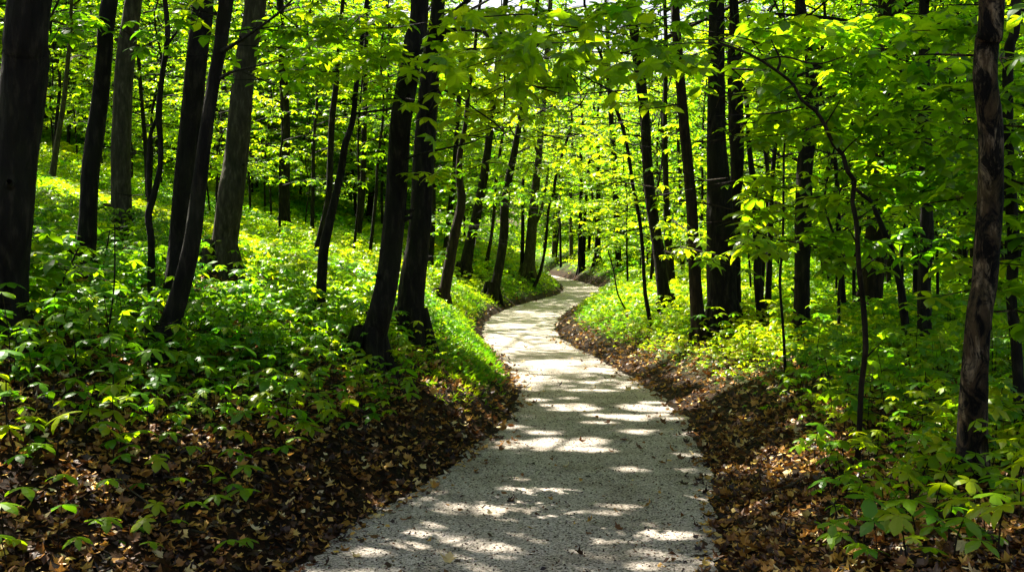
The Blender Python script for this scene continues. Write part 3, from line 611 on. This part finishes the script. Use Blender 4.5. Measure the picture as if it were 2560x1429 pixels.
TREES = []
def make_tree(t, idx):
    base = t['base']; Y = base[1]; pts = t['pts']; mm = Y / F
    P = []; rad = []
    seed = 100 + idx; g = np.random.default_rng(seed)
    for k, (px, py, ww) in enumerate(pts):
        d = ray(px, py); yy = Y + (0 if k == len(pts) - 1 else g.normal(0, .03) * min(1, Y / 8))
        P.append(np.array([d[0] * yy, yy, CAMZ + d[2] * yy])); rad.append(ww * mm / 2)
    P = P[::-1]; rad = rad[::-1]               # base first
    P[0][2] = base[2]
    H = t['H']; top = P[-1]
    thick = rad[1] if len(rad) > 1 else rad[0]
    if H is None: H = float(np.clip(7 + 55 * thick, 9, 17)); H = max(H, top[2] - base[2] + 2.5)
    if H and base[2] + H > top[2] + .5:
        dv = (P[-1] - P[-3]) if len(P) > 2 else (P[-1] - P[0]); dv = dv / abs(dv[2]); n = 5; zz = np.linspace(top[2], base[2] + H, n + 1)[1:]
        for k, z in enumerate(zz):
            h = z - top[2]; damp = h / (1 + h * .12)
            P.append(np.array([top[0] + dv[0] * damp + g.normal(0, .08), top[1] + g.normal(0, .15), z])); rad.append(rad[len(pts) - 1] * (1 - .8 * (k + 1) / n))
    P = [P[0] - np.array([0, 0, .35])] + P; rad = [rad[0] * 1.05] + rad
    hgt = P[-1][2] - P[0][2]; near = Y < 16
    n = int(np.clip(hgt / (.07 if near else .25), 14, 220))
    SP = spline(P, n); SR = np.interp(np.linspace(0, len(P) - 1, n), np.arange(len(P)), rad)
    ns = 28 if near and thick > .1 else (14 if Y < 30 else 9)
    sp_ = np.concatenate([SP])
    wood = [tube(SP, SR, ns, rough=(.07 if thick > .06 else .12) if Y < 40 else .03, seed=seed)]
    if thick > .08:                               # root flare
        for k in range(6):
            a = k * 1.05 + g.uniform(-.3, .3); r = SR[2]; e = base + np.array([math.cos(a) * r * 1.8, math.sin(a) * r * 1.8, 0]); e[2] = zt(e[0], e[1]) - .06
            s = np.array([base[0] + math.cos(a) * r * .55, base[1] + math.sin(a) * r * .55, base[2] + r * 2.1])
            m = (s + e) / 2 - np.array([0, 0, r * .45]); wood.append(tube(spline([s, m, e], 7), np.linspace(r * .42, r * .22, 7), 8, .08, seed + k))
    # burls and broken stubs on near stems
    if near and thick > .09:
        for k in range(5):
            j = g.integers(n // 10, int(n * .6)); a = g.uniform(0, 6.28); c = SP[j] + np.array([math.cos(a), math.sin(a), 0]) * SR[j] * .8
            e = c + np.array([math.cos(a), math.sin(a), .3]) * g.uniform(.03, .10); wood.append(tube(spline([c, e], 4), np.linspace(SR[j] * .30, SR[j] * .12, 4), 8, .1, seed + k))
    root = empty(t['name'], base); tag(root, t['label'], t['cat'], t['group'])
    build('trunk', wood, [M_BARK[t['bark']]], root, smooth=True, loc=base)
    t.update(SP=SP, SR=SR, root=root, Hh=P[-1][2], leaves=[], twigs=[], thick=thick)
    # own boughs
    c = t['crown']
    if c and t['H'] != 0:
        ztop_view = CAMZ + .232 * Y
        zlo = t['low'] if t['low'] is not None else (ztop_view + .4 if (t['clear'] and Y < 24) else base[2] + max(2.0, .22 * H))
        zhi = P[-1][2]
        if zhi > zlo + .3:
            nb = int(c * np.clip((zhi - zlo) * (2.6 if Y < 30 else 2.6), 4, 34))
            if Y < 24 and t['clear']: nb = min(nb, 12)
            for k in range(nb):
                z = zlo + (zhi - zlo) * (k + g.uniform(0, 1)) / nb
                o = np.array([np.interp(z, SP[:, 2], SP[:, 0]), np.interp(z, SP[:, 2], SP[:, 1]), z])
                fr = (z - base[2]) / H; L = (3.4 if thick > .1 else 2.3) * (1.15 - .75 * fr) * g.uniform(.55, 1.1)
                if t['H'] and t['H'] < 9: L *= .7
                q, a, W = bough(o, g.uniform(0, 6.283), L, .35 + .3 * fr, .32, .14, .17 if Y < 25 else .22, max(.012, L * .012), None)
                t['leaves'].append(q); t['twigs'] += W
    for s in canopy.get(id(t), []): t['leaves'].append(s)
    if canopy.get(id(t)):                          # a few real limbs reaching into the clumps
        cs = canopy[id(t)]
        for k in range(0, len(cs), 12):
            c_ = cs[k].mean(0); z = min(c_[2] - .5, P[-1][2] - .3); o = np.array([np.interp(z - 1.2, SP[:, 2], SP[:, 0]), np.interp(z - 1.2, SP[:, 2], SP[:, 1]), z - 1.2])
            ax = spline([o, (o + c_) / 2 + [0, 0, .5], c_], 7); t['twigs'].append(tube(ax, np.linspace(.05, .012, 7), 5, mi=1))
for i, t in enumerate(T): make_tree(t, i)
byl = lambda s: next(t for t in T if s in t['label'])

# ---- limbs seen in the photograph: (host, [(px,py,w)], depth)
def limb(host, pts, depth):
    t = byl(host); P = []; r = []
    for k, (px, py, ww) in enumerate(pts):
        d = ray(px, py); yy = depth if np.isscalar(depth) else np.interp(k / (len(pts) - 1), [0, 1], depth)
        P.append([d[0] * yy, yy, CAMZ + d[2] * yy]); r.append(ww * yy / F / 2)
    n = len(pts) * 4; ax = spline(P, n); rr = np.interp(np.linspace(0, len(P) - 1, n), np.arange(len(P)), r)
    build('limb', [tube(ax, rr, 8, .06, len(pts))], [M_BARK[t['bark']]], t['root'], smooth=True, loc=t['base'])
Yf = byl('forking at the top')['base'][1]; Yc = byl('nearest the path on its left')['base'][1]
limb('forking at the top', [(1090,100,34),(1112,62,26),(1135,35,18),(1172,0,12),(1215,-40,9)], Yf)
limb('forking at the top', [(1108,76,14),(1160,74,8),(1212,82,8),(1230,115,7),(1290,138,6),(1350,165,5),(1420,205,3),(1450,235,2)], (Yf, Yf - 3))
limb('forking at the top', [(1105,80,10),(1150,40,7),(1200,12,6),(1240,-10,5)], (Yf, Yf - 2))
limb('forking at the top', [(1065,300,10),(1110,215,9),(1165,178,6),(1220,160,5),(1270,150,4),(1330,155,2)], (Yf, Yf - 2))
limb('nearest the path on its left', [(1020,290,12),(1050,255,9),(1090,225,6),(1140,238,5),(1190,275,4),(1240,310,4),(1275,350,2)], (Yc, Yc - 1))
limb('nearest the path on its left', [(1010,400,6),(1050,385,6),(1110,372,5),(1180,355,4),(1230,330,2)], (Yc, Yc - 1))
limb('crooked dark young tree', [(885,285,6),(920,280,6),(975,272,5),(1000,262,3)], byl('crooked dark young tree')['base'][1])
Yl = byl('leaning right across')['base'][1]
limb('leaning right across', [(556,128,14),(590,108,9),(640,75,7),(700,30,6),(745,-15,5)], (Yl, Yl - 1))
limb('leaning right across', [(553,195,10),(580,180,7),(630,168,5),(700,150,3)], (Yl, Yl - .8))
Yt = byl('crooked double stemmed')['base'][1]
limb('crooked double stemmed', [(421,108,7),(445,75,5),(460,40,4),(478,-5,3)], Yt)
limb('crooked double stemmed', [(398,288,11),(378,330,10),(373,380,11),(371,440,12),(374,500,13),(370,540,13)], Yt)
limb('crooked double stemmed', [(412,146,4),(450,142,3.5),(520,140,3),(580,150,2)], Yt)
Ya = byl('arching left high')['base'][1]
limb('arching left high', [(1943,178,8),(1950,150,6),(1935,115,4),(1928,100,3)], Ya)
limb('arching left high', [(1905,150,5),(1960,142,5),(2040,160,4),(2110,142,3)], (Ya, Ya - .6))
limb('arching left high', [(1880,138,4),(1800,112,4),(1720,108,3),(1640,116,2)], (Ya, Ya - .8))
limb('arching left high', [(2010,268,4),(1930,283,4),(1850,287,3),(1790,290,2)], (Ya, Ya - .6))
limb('arching left high', [(2136,470,8),(2160,490,10),(2180,506,10)], Ya)
for a_, b_, c_, d_ in ((2063,312,2100,250),(2063,312,2010,330),(2103,385,2150,340),(2103,385,2050,400),(2133,455,2090,480),(2138,554,2190,520),(2138,600,2090,560),(2148,680,2200,640),(2157,751,2110,700),(2012,247,2060,190),(2160,900,2200,860),(1985,214,1940,240)):
    limb('arching left high', [(a_, b_, 5), ((a_ + c_) / 2 + 6, (b_ + d_) / 2 - 8, 3), (c_, d_, 2)], (Ya, Ya - .25))
limb('flaking brown bark', [(2465,140,7),(2400,138,6),(2330,136,4),(2280,140,3)], byl('flaking brown bark')['base'][1])
limb('midway between the broad', [(2312,420,8),(2290,330,8),(2262,230,7),(2250,160,5)], byl('midway between the broad')['base'][1])
limb('long wiggly thin', [(1574,330,4),(1545,300,3),(1530,285,2)], byl('long wiggly thin')['base'][1])
limb('far bank above the pale', [(1493,560,8),(1484,520,6),(1478,470,5),(1470,420,4)], byl('far bank above the pale')['base'][1])
limb('tip of the green mound', [(1338,560,9),(1352,530,8),(1364,470,7),(1372,420,5)], byl('tip of the green mound')['base'][1])

# ---- near foliage sprays seen in the photograph: (host, px, py, depth, radius m, count, kind)
def sprays(host, rows, kind='w', size=.13):
    t = byl(host)
    for px, py, dep, rad_, n in rows:
        d = ray(px, py); c = np.array([d[0] * dep, dep, CAMZ + d[2] * dep])
        q, a, W = spray(c, rad_ * 1.05, int(n * (1.9 if kind == 'w' else 2.3)), .07, (rng.normal(0, .08), rng.normal(0, .12)))
        t.setdefault('near_' + kind, []).append((q, size)); t['twigs'] += W
sprays('forking at the top', [(1350,95,6.6,.40,16),(1460,60,6.8,.42,16),(1250,105,6.8,.36,14),(1410,130,6.5,.34,12),(1480,190,6.4,.36,14),(1560,120,6.9,.40,14),(1340,205,6.8,.34,12),
   (1530,215,6.3,.30,12),(1600,50,7.2,.40,12),(1290,25,7.2,.4,14),(1640,150,7.0,.38,12),(1420,165,6.6,.30,9),(1180,110,7.6,.32,10),(1230,310,8.5,.5,18),(1370,330,9,.5,18),(1450,250,6.2,.22,6),(1520,20,7,.4,12)], 'm', .105)
sprays('forking at the top', [(1060,430,9.5,.30,12),(1090,160,9,.35,12),(1190,210,9,.5,20),(1290,190,9,.5,20),(1180,330,9.5,.5,18),(1260,270,9.5,.5,18),(1010,235,8.5,.30,14),(1100,20,8.5,.45,14)], 'w', .12)
sprays('nearest the path on its left', [(900,30,8,.5,26),(980,60,8,.45,22),(840,80,8.4,.5,22),(760,50,8.6,.5,20),(1010,130,8.2,.25,10),(700,110,9,.5,20),(930,130,9,.4,16),(860,170,9.5,.5,20),(760,170,10,.5,18)], 'w', .118)
sprays('leaning right across', [(560,25,8,.45,16),(640,60,8,.45,18),(620,170,8.6,.3,12),(700,20,8,.5,18),(655,190,8.8,.35,10),(500,15,7.5,.25,9)], 'w', .118)
sprays('dark rough tree just right', [(300,60,8.5,.35,14),(250,40,8.8,.35,12),(150,60,8.5,.4,14),(200,100,9,.4,14)], 'w', .118)
sprays('crooked double stemmed', [(330,480,9,.3,10),(300,560,9,.35,12),(310,610,9,.3,12),(450,570,9,.15,5),(385,625,9,.15,5)], 'w', .13)
sprays('massive near black', [(30,640,6.6,.3,9),(60,650,7,.3,9),(20,560,7,.3,8),(110,650,7.0,.4,14),(170,650,7.2,.3,10),(40,700,6.6,.3,12)], 'w', .13)
A = 'arching left high'
rows = []
for px, py, dep, rad_, n in [(1720,60,7.6,.5,20),(1800,90,7.3,.5,22),(1880,90,7.2,.5,22),(1960,60,7.4,.5,20),(2060,60,7.6,.5,20),(2160,70,7.6,.55,24),(2260,110,7.8,.5,20),(1740,160,6.9,.45,18),(1830,160,7,.45,18),
   (1920,210,7.1,.4,16),(2000,150,7.2,.45,18),(2090,150,7.2,.45,18),(1800,230,6.8,.35,14),(2030,220,6.8,.4,16),(2110,260,7.4,.4,16),(2190,200,7.6,.45,18),(2270,230,7.8,.45,18),
   (1780,340,6.6,.28,12),(1850,300,6.8,.35,14),(1950,290,6.8,.35,14),(1990,320,6.6,.3,12),(2060,290,7,.38,14),(2230,310,7.2,.36,16),(2180,350,7.2,.4,16),(2280,380,7.4,.36,14),
   (1760,440,7,.38,16),(1840,440,6.8,.38,18),(1890,480,6.7,.34,14),(1930,455,6.7,.34,14),(1780,500,7,.3,12),(1830,540,7.2,.35,14),(1960,520,7,.3,12),(2000,520,6.6,.16,5),(2050,480,7.2,.35,14),(2120,430,7.2,.35,14),
   (2170,470,7.2,.35,14),(2230,440,7.4,.35,14),(2300,470,7.6,.4,16),(2370,420,7.8,.4,16),(1860,600,7.6,.35,14),(1950,590,7.8,.35,14),(2050,580,7.6,.35,14),(2120,640,7.2,.3,12),(2250,600,7.6,.4,16),(2350,580,7.8,.4,14),
   (1600,330,7.6,.4,14),(1650,420,7.4,.35,12),(1640,480,8,.4,12),(1680,540,8,.35,12),(1700,250,7.4,.4,14),(1620,250,7.8,.4,14)]:
    rows.append((px, py, dep, rad_, n))
sprays(A, rows, 'w', .12)
sprays('flaking brown bark', [(2400,60,6.3,.4,16),(2500,130,5.6,.3,12),(2540,210,5.6,.3,12),(2440,210,5.8,.28,10),(2520,300,5.7,.3,12),(2400,330,6.4,.4,14),(2540,10,5.3,.16,6),(2500,390,5.6,.25,10),(2380,160,6.4,.4,14),(2540,440,5.8,.3,10),
   (2420,480,6,.3,12),(2500,540,5.7,.25,9),(2370,260,6.6,.4,14),(2470,640,5.6,.3,12),(2540,600,6,.3,10),(2330,50,6.6,.45,16),(2480,700,5.6,.25,10),(2540,760,5.6,.3,9)], 'w', .115)
sprays('slim brown trunk', [(1700,610,12,.7,30),(1620,560,13,.7,30),(1560,450,14,.8,34),(1660,620,12.5,.6,26),(1780,640,11,.5,20)], 'w', .118)
sprays('forking at the top', [(1250,60,12,.9,40),(1350,20,12.5,.9,40),(1440,90,13,.9,40),(1530,60,12,.9,40),(1180,40,11,.7,30),(1620,120,12,.8,36),(1500,180,12,.7,30),(1300,250,13,.8,34),(1450,330,14,.9,40),(1540,300,13,.7,30),(1600,20,11,.8,34),(1220,400,13,.8,36),(1330,400,15,1.0,46)], 'w', .125)
sprays('black bowed tree', [(1230,500,24,1.6,110),(1190,590,20,.8,50),(1150,560,22,.9,40),(1300,470,26,1.4,70)], 'w', .17)

# finish the crowns of the traced trees
tot = 0
for t in T:
    Y = t['base'][1]; parts = []
    if t['leaves']:
        P = np.concatenate(t['leaves']); P = P[prune(P)]
        hi = P[:, 2] > CAMZ + .26 * P[:, 1]
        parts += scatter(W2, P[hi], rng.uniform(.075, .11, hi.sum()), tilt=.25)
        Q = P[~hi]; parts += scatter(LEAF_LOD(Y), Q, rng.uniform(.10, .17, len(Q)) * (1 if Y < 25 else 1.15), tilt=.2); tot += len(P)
    for kind, tm in (('near_w', W0), ('near_m', MP)):
        for q, size in t.get(kind, []):
            if kind == 'near_m': q = q[rng.random(len(q)) < 1]
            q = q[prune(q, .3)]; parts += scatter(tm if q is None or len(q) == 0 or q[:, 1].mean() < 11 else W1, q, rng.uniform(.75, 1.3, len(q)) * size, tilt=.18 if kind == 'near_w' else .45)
            tot += len(q)
    if t['twigs']: parts += [p for p in t['twigs']]
    if parts: build('crown', [(v, f, tt, mi) for v, f, tt, mi in parts], [M_LEAF, M_BARK[t['bark']]], t['root'], loc=t['base'])
print('traced crown whorls', tot)

# ------------------------------------------------------------------ understory and far trees in copies
def crown_variant(H, zlo, L0, dens, nb, spacing, tmpl, size, seed, topkeep=1.0):
    global rng
    parts = []; PP = []
    for k in range(nb):
        z = zlo + (H - zlo) * (k + rng.uniform(0, 1)) / nb; fr = z / H
        q, a, W = bough(np.array([0, 0, z]), k * 2.4 + rng.uniform(-.5, .5), L0 * (1.15 - .8 * fr) * rng.uniform(.6, 1.15), .3 + .3 * fr, .30, size, spacing, max(.01, L0 * .009), None)
        if fr > .5: q = q[rng.random(len(q)) < topkeep]
        PP.append(q); parts += W
    P = np.concatenate(PP); parts += scatter(tmpl, P, rng.uniform(.75, 1.25, len(P)) * size, tilt=.2)
    return build('crown', parts, [M_LEAF, M_BARK['dark']], data_only=True), len(P)
def trunk_variant(H, r, lean, seed, bark):
    g = np.random.default_rng(seed); P = [[0, 0, -.3]] + [[g.normal(0, lean) * k, g.normal(0, lean) * k, H * k / 6] for k in range(1, 7)]
    P = np.array(P); P[1:, :2] = P[1:, :2] * .5 + np.cumsum(g.normal(0, lean, (6, 2)), 0) * .5
    SP = spline(P, 22); return build('trunk', [tube(SP, np.linspace(r, r * .25, 22), 9, .07, seed)], [M_BARK[bark]], smooth=True, data_only=True)
US = [crown_variant(h, .9, l, 1, nb, .15, W1, .13, k)[0] for k, (h, l, nb) in enumerate([(4.5, 1.4, 22), (5.5, 1.7, 26), (6.5, 1.9, 28), (3.5, 1.2, 16)])]
UST = [trunk_variant(h, r, .06, 50 + k, 'dark') for k, (h, r) in enumerate([(4.5, .028), (5.5, .035), (6.5, .045), (3.5, .022)])]
MS = []
for k, (h, l, nb) in enumerate([(10, 2.6, 34), (12, 3.0, 38), (14, 3.4, 42), (9, 2.4, 30), (16, 3.4, 40)]):
    MS.append(crown_variant(h, 1.2 if k < 4 else 3, l * 1.15, 1, int(nb * 1.7), .15, W2, .175, k, .5)[0])
MST = [trunk_variant(h, r, .14, 70 + k, b) for k, (h, r, b) in enumerate([(10, .055, 'dark'), (12, .08, 'brown'), (14, .12, 'brown'), (9, .045, 'dark'), (16, .16, 'grey')])]
placed = [tuple(t['base'][:2]) for t in T]
FILL = 0
def place(name, cat, group, label, crowns, trunks, X, Y, s=1.0):
    global FILL
    z = float(zt(X, Y)); root = empty(name, (X, Y, z))
    nm_, px_, _ = near_mark((X, Y, z + 2)); tag(root, label + ', ' + nm_, cat, group)
    k = int(rng.integers(0, len(crowns))); root.rotation_euler = (rng.normal(0, .04), rng.normal(0, .04), rng.uniform(0, 6.28)); root.scale = (s, s, s)
    for nm, me in (('trunk', trunks[k]), ('crown', crowns[k])):
        o = bpy.data.objects.new(nm, me); COL.objects.link(o); o.parent = root
    FILL += 1
def free(X, Y, dmin):
    if eL(Y) - .9 < X < eR(Y) + .9: return False
    return all((X - a) ** 2 + (Y - b) ** 2 > dmin * dmin for a, b in placed)
def zone(nm, cat, group, label, crowns, trunks, xr, yr, n, dmin, ang=None, s=(.85, 1.2), line=None):
    c = 0; tries = 0
    while c < n and tries < 4000:
        tries += 1; Y = yr[0] + (yr[1] - yr[0]) * rng.random() ** .8; 
        if ang: X = Y * rng.uniform(*ang)
        else: X = rng.uniform(*xr)
        if not free(X, Y, dmin): continue
        q = land(np.array([[X, Y, float(zt(X, Y)) + h_] for h_ in (2.5, 5)]))
        if Y < 40 and ((q[:, 0] > eL(q[:, 1]) - .8) & (q[:, 0] < eR(q[:, 1]) + .3)).any(): continue
        placed.append((X, Y)); place(nm, cat, group, label, crowns, trunks, X, Y, rng.uniform(*s)); c += 1
# a = X/Y of the picture: -0.466 .. 0.466
zone('understory_tree', 'small tree', 'small leafy trees under the right hand wood', 'small leafy understory tree', US, UST, None, (10.5, 24), 34, 1.0, (.20, .52))
zone('understory_tree', 'small tree', 'small leafy trees far up the left slope', 'small leafy tree up the slope', US, UST, None, (19, 34), 26, 1.3, (-.50, -.06))
zone('understory_tree', 'small tree', 'small leafy trees on the far bank right of the bend', 'small leafy tree past the mound', US, UST, None, (22, 40), 18, 1.3, (.10, .25))
zone('background_tree', 'tree', 'leafy background trees on the left hillside', 'tall background tree', MS, MST, None, (26, 60), 50, 1.8, (-.52, -.04))
zone('background_tree', 'tree', 'leafy background trees in the right hand wood', 'tall tree deep in the wood', MS, MST, None, (24, 60), 46, 1.8, (.10, .52))
zone('background_tree', 'tree', 'leafy background trees beyond the far bend', 'background tree beyond the bend', MS, MST, None, (60, 100), 70, 2.2, (-.45, .50))
print('fill trees', FILL)

# far wood ring, one uncountable mass; unseen arc behind camera added to darken trunks
Pw = []
for k in range(4200):
    a = rng.uniform(0, 6.283) if k < 1600 else rng.uniform(-.6, .6); r = rng.uniform(92, 125); c = np.array([math.sin(a) * r, math.cos(a) * r + 10, 0]); c[2] = zt(c[0], c[1]) + 17 * rng.random() ** 1.1
    n = 26; Pw.append(c[None] + np.stack([rng.normal(0, 1.8, n), rng.normal(0, 1.8, n), rng.normal(0, .5, n)], 1))
Pw = np.concatenate(Pw)
fw = build('distant_wood', scatter(W3, Pw, rng.uniform(.35, .6, len(Pw)), tilt=.4), [M_LEAF]); tag(fw, 'far wood closing the view behind the trees', 'woodland', kind='stuff')

# ------------------------------------------------------------------ ground cover
def pick(n, Y0, Y1, pw, ang):
    Y = (Y0 ** pw + (Y1 ** pw - Y0 ** pw) * rng.random(n)) ** (1 / pw); X = Y * rng.uniform(-ang, ang, n); return X, Y
parts = []
for (n, Y0, Y1, pw, tm, s0, s1, h0, h1) in ((58000, 4.5, 14, 1.2, W1, .06, .115, .04, .34), (100000, 14, 32, .9, W2, .07, .13, .03, .32), (90000, 32, 130, .3, W2, .15, .30, .03, .50)):
    X, Y = pick(n, Y0, Y1, pw, .75 if Y0 < 14 else .55); c = cover_f(X, Y); k = rng.random(n) < c; X, Y = X[k], Y[k]
    d = np.minimum(np.abs(eL(Y) - X), np.abs(X - eR(Y))); m = len(X)
    P = np.stack([X, Y, zt(X, Y) + (h0 + (h1 - h0) * rng.random(m) ** 1.6) * sm(0, 1.2, d) + .02], 1)
    px, py = proj(P); ix = np.clip((px / 5).astype(int), 0, 511); iy = np.clip((py / 5).astype(int), 0, 285); tt_ = TM[iy, ix]
    kk = ~((tt_ > Y - .1) & (rng.random(m) > .3)); P, d = P[kk], d[kk]; m = len(P)
    parts += scatter(tm, P, rng.uniform(s0, s1, m) * (.4 + .6 * sm(0.2, 1.8, d)), tilt=.28)
def grass():
    ps = []
    for k in range(7):
        v, f = leaflet(tr.uniform(.6, 1.1), .10, 2, tr.uniform(0, 6.28), .55); v[:, 2] += np.hypot(v[:, 0], v[:, 1]) * tr.uniform(.7, 1.6); ps.append((v, f))
    return merge(ps)
GR = [grass() for _ in range(5)]
for (n, Y0, Y1, s0, s1, dl, dr) in ((60000, 9, 20, .05, .11, 2.2, 1.4), (60000, 20, 60, .06, .13, 3.5, 2.5)):
    X, Y = pick(n, Y0, Y1, .8, .3); a = eL(Y) - X; b = X - eR(Y); d = np.maximum(a, b); lim = np.where(a > b, dl, dr)
    k = (d > .15) & (rng.random(n) < (1 - d / lim) * np.where(a > b, sm(9, 14, Y) * sm(.1, .45, d), sm(14, 22, Y) * sm(.35, .8, d) * .7)); X, Y, d = X[k], Y[k], d[k]; m = len(X)
    parts += scatter(GR, np.stack([X, Y, zt(X, Y) - .005], 1), rng.uniform(s0, s1, m), tilt=.2)
gc = build('ground_cover', parts, [M_COVER]); tag(gc, 'low green seedlings and grasses carpeting the banks beside the path', 'ground cover', kind='stuff')

# ------------------------------------------------------------------ leaf litter
parts = []
def litter(n, Y0, Y1, pw, tm, s0, s1, seed=0, onpath=0.0):
    X, Y = pick(n, Y0, Y1, pw, .85 if Y0 < 4 else .6)
    dL = eL(Y) - X; dR = X - eR(Y); d = np.maximum(dL, dR)
    pr = np.where(d > .02, 1.0, np.where(d > -.10, .42, np.where(d > -.3, .06, onpath)))
    k = rng.random(n) < pr; X, Y, d = X[k], Y[k], d[k]; m = len(X)
    P = np.stack([X, Y, np.maximum(zt(X, Y), .008) + rng.uniform(.004, .03, m) * np.where(d > 0, 1, .25)], 1)
    tint = np.clip(rng.beta(.9, 1.0, m), 0, 1)
    return scatter(tm, P, rng.uniform(s0, s1, m), tilt=.45 , tint=tint)
parts += litter(74000, 2.6, 9, 1.2, LT1, .020, .052, onpath=.018)
parts += litter(50000, 9, 20, 1.0, LT1, .025, .062, onpath=.006)
parts += litter(30000, 20, 60, .6, LT2, .05, .10, onpath=.0005)
lt = build('leaf_litter', parts, [M_LITTER]); tag(lt, 'brown and ochre dead leaves lying on the banks and path edges', 'fallen leaves', kind='stuff')
# small grit on the path
X, Y = pick(9000, 4.5, 14, 1.0, .3); k = (X > eL(Y)) & (X < eR(Y)); X, Y = X[k], Y[k]
P = np.stack([X, Y, np.full(len(X), .008)], 1)
def pebble():
    v = np.array([(1, 0, 0), (-.5, .8, 0), (-.5, -.8, 0), (0, 0, .8)]) * tr.uniform(.7, 1.3, (4, 1)); return v, np.array([(0, 1, 3), (1, 2, 3), (2, 0, 3)])
pb = build('path_grit', scatter([pebble() for _ in range(4)], P, rng.uniform(.004, .010, len(X)), tilt=.1, tint=rng.uniform(0, .5, len(X))), [M_LITTER])
tag(pb, 'dark crumbs of bark and grit strewn over the gravel path', 'grit', kind='stuff')

# ------------------------------------------------------------------ seedlings as individuals
def seedling_data(tiers, h, size, n_side):
    parts = []; wood = []; top = np.array([rng.normal(0, .03), rng.normal(0, .03), h]); ax = spline([[0, 0, -.04], top * [.3, .3, .5], top], 6)
    wood.append(tube(ax, np.linspace(.004, .002, 6), 5))
    P = [top]; S = [size]
    for k in range(tiers):
        z = h * (.45 + .5 * k / max(1, tiers)); c = np.array([np.interp(z, ax[:, 2], ax[:, 0]), np.interp(z, ax[:, 2], ax[:, 1]), z])
        for j in range(n_side):
            a = rng.uniform(0, 6.28); L = size * rng.uniform(.9, 2.0); e = c + np.array([math.cos(a) * L, math.sin(a) * L, size * rng.uniform(-.1, .5)])
            wood.append(prisms(c, e, .0025, .0015, 0)); P.append(e); S.append(size * rng.uniform(.65, 1))
    lv = scatter(W0, np.array(P), np.array(S), tilt=.22, tint=rng.uniform(.1, .75, len(P)))
    return build('leaves', lv, [M_COVER], data_only=True), build('stem', wood, [M_BARK['brown']], smooth=True, data_only=True)
SD = [seedling_data(*a) for a in [(0, .10, .095, 0), (0, .15, .115, 0), (1, .19, .10, 2), (1, .24, .105, 3), (2, .33, .10, 3), (2, .44, .105, 3), (3, .60, .11, 3)]]
taken = []
def seedlings(n, xr, yr, kinds, label, group, dmin=.16, band=.0):
    c = tries = 0
    while c < n and tries < 6000:
        tries += 1; px = rng.uniform(*xr); py = rng.uniform(*yr); p = hit(px, py, 20)
        d = max(eL(p[1]) - p[0], p[0] - eR(p[1]))
        if d < band or any((p[0] - a) ** 2 + (p[1] - b) ** 2 < dmin * dmin for a, b in taken): continue
        taken.append((p[0], p[1])); c += 1
        ki = int(rng.choice(kinds)); lf, st = SD[ki]; o = empty('seedling', p)
        tag(o, ('tiny', 'tiny', 'low', 'leafy', 'bushy', 'bushy', 'tall')[ki] + ' ' + label + ', ' + near_mark(p, True)[0], 'seedling', group)
        s = rng.uniform(.75, 1.2); o.scale = (s, s, s); o.rotation_euler = (0, 0, rng.uniform(0, 6.28))
        for nm, me in (('stem', st), ('leaves', lf)):
            q = bpy.data.objects.new(nm, me); COL.objects.link(q); q.parent = o
seedlings(66, (0, 650), (1130, 1429), (0, 1, 1, 2, 2, 3), 'seedling at bottom left', 'seedlings in the litter at the bottom left', .2)
seedlings(95, (0, 1000), (960, 1190), (2, 3, 3, 4, 4), 'seedling low on bank', 'seedlings on the lower left bank', .17, .5)
seedlings(70, (0, 1000), (830, 970), (2, 3, 4, 4, 5), 'seedling on the left bank', 'seedlings on the left bank before the trunks', .18, .5)
seedlings(56, (1960, 2560), (1140, 1429), (1, 2, 2, 3, 3), 'seedling at bottom right', 'seedlings at the bottom right', .16, 0.6)
seedlings(44, (1900, 2560), (960, 1160), (2, 3, 4, 5), 'seedling on the right bank', 'seedlings on the right bank', .18, .8)
seedlings(50, (1640, 2560), (860, 960), (3, 4, 5, 6), 'seedling before the right wood', 'seedlings before the right hand trunks', .2, .9)

# ------------------------------------------------------------------ fallen twigs
for k, (px, py, a, L) in enumerate([(640,1075,.6,.22),(1125,1010,1.9,.25),(330,1250,2.6,.3),(905,1130,.2,.28),(520,1345,1.1,.26),(2050,1330,2.2,.3),(1900,1120,.7,.3),(1960,1235,2.8,.24)]):
    c = hit(px, py, 20); P = []
    for u in (-.5, -.2, .1, .3, .5):
        x = c[0] + math.cos(a) * L * u + rng.normal(0, .008); y = c[1] + math.sin(a) * L * u + rng.normal(0, .008); P.append([x, y, float(zt(x, y)) + .035 + .05 * abs(u)])
    ax = spline(P, 12); m_ = ax[7]; e_ = m_ + np.array([math.cos(a + .8) * L * .3, math.sin(a + .8) * L * .3, .02])
    o = build('fallen_twig', [tube(ax, np.linspace(.0055, .002, 12), 6, .1, k), tube(spline([m_, e_], 4), np.linspace(.003, .0012, 4), 5, .1, k)], [M_BARK['grey']], smooth=True, loc=c)
    tag(o, 'thin fallen twig on the dead leaves, ' + near_mark(c, True)[0], 'twig', 'twigs lying in the leaf litter')

# labels: where several things share one, say which by distance from the viewer
same = {}
for o in COL.objects:
    if o.parent is None and o.get('label'): same.setdefault(o['label'], []).append(o)
ORD = ['nearest', 'second nearest', 'third nearest', 'fourth nearest', 'fifth nearest', 'sixth nearest', 'seventh nearest', 'eighth nearest', 'ninth nearest', 'tenth nearest']
for lb, os_ in same.items():
    if len(os_) < 2: continue
    os_.sort(key=lambda o: o.location.y)
    for o, q in zip(os_, ORD):
        if len((q + ' ' + lb).split()) <= 16: o['label'] = q + ' ' + lb
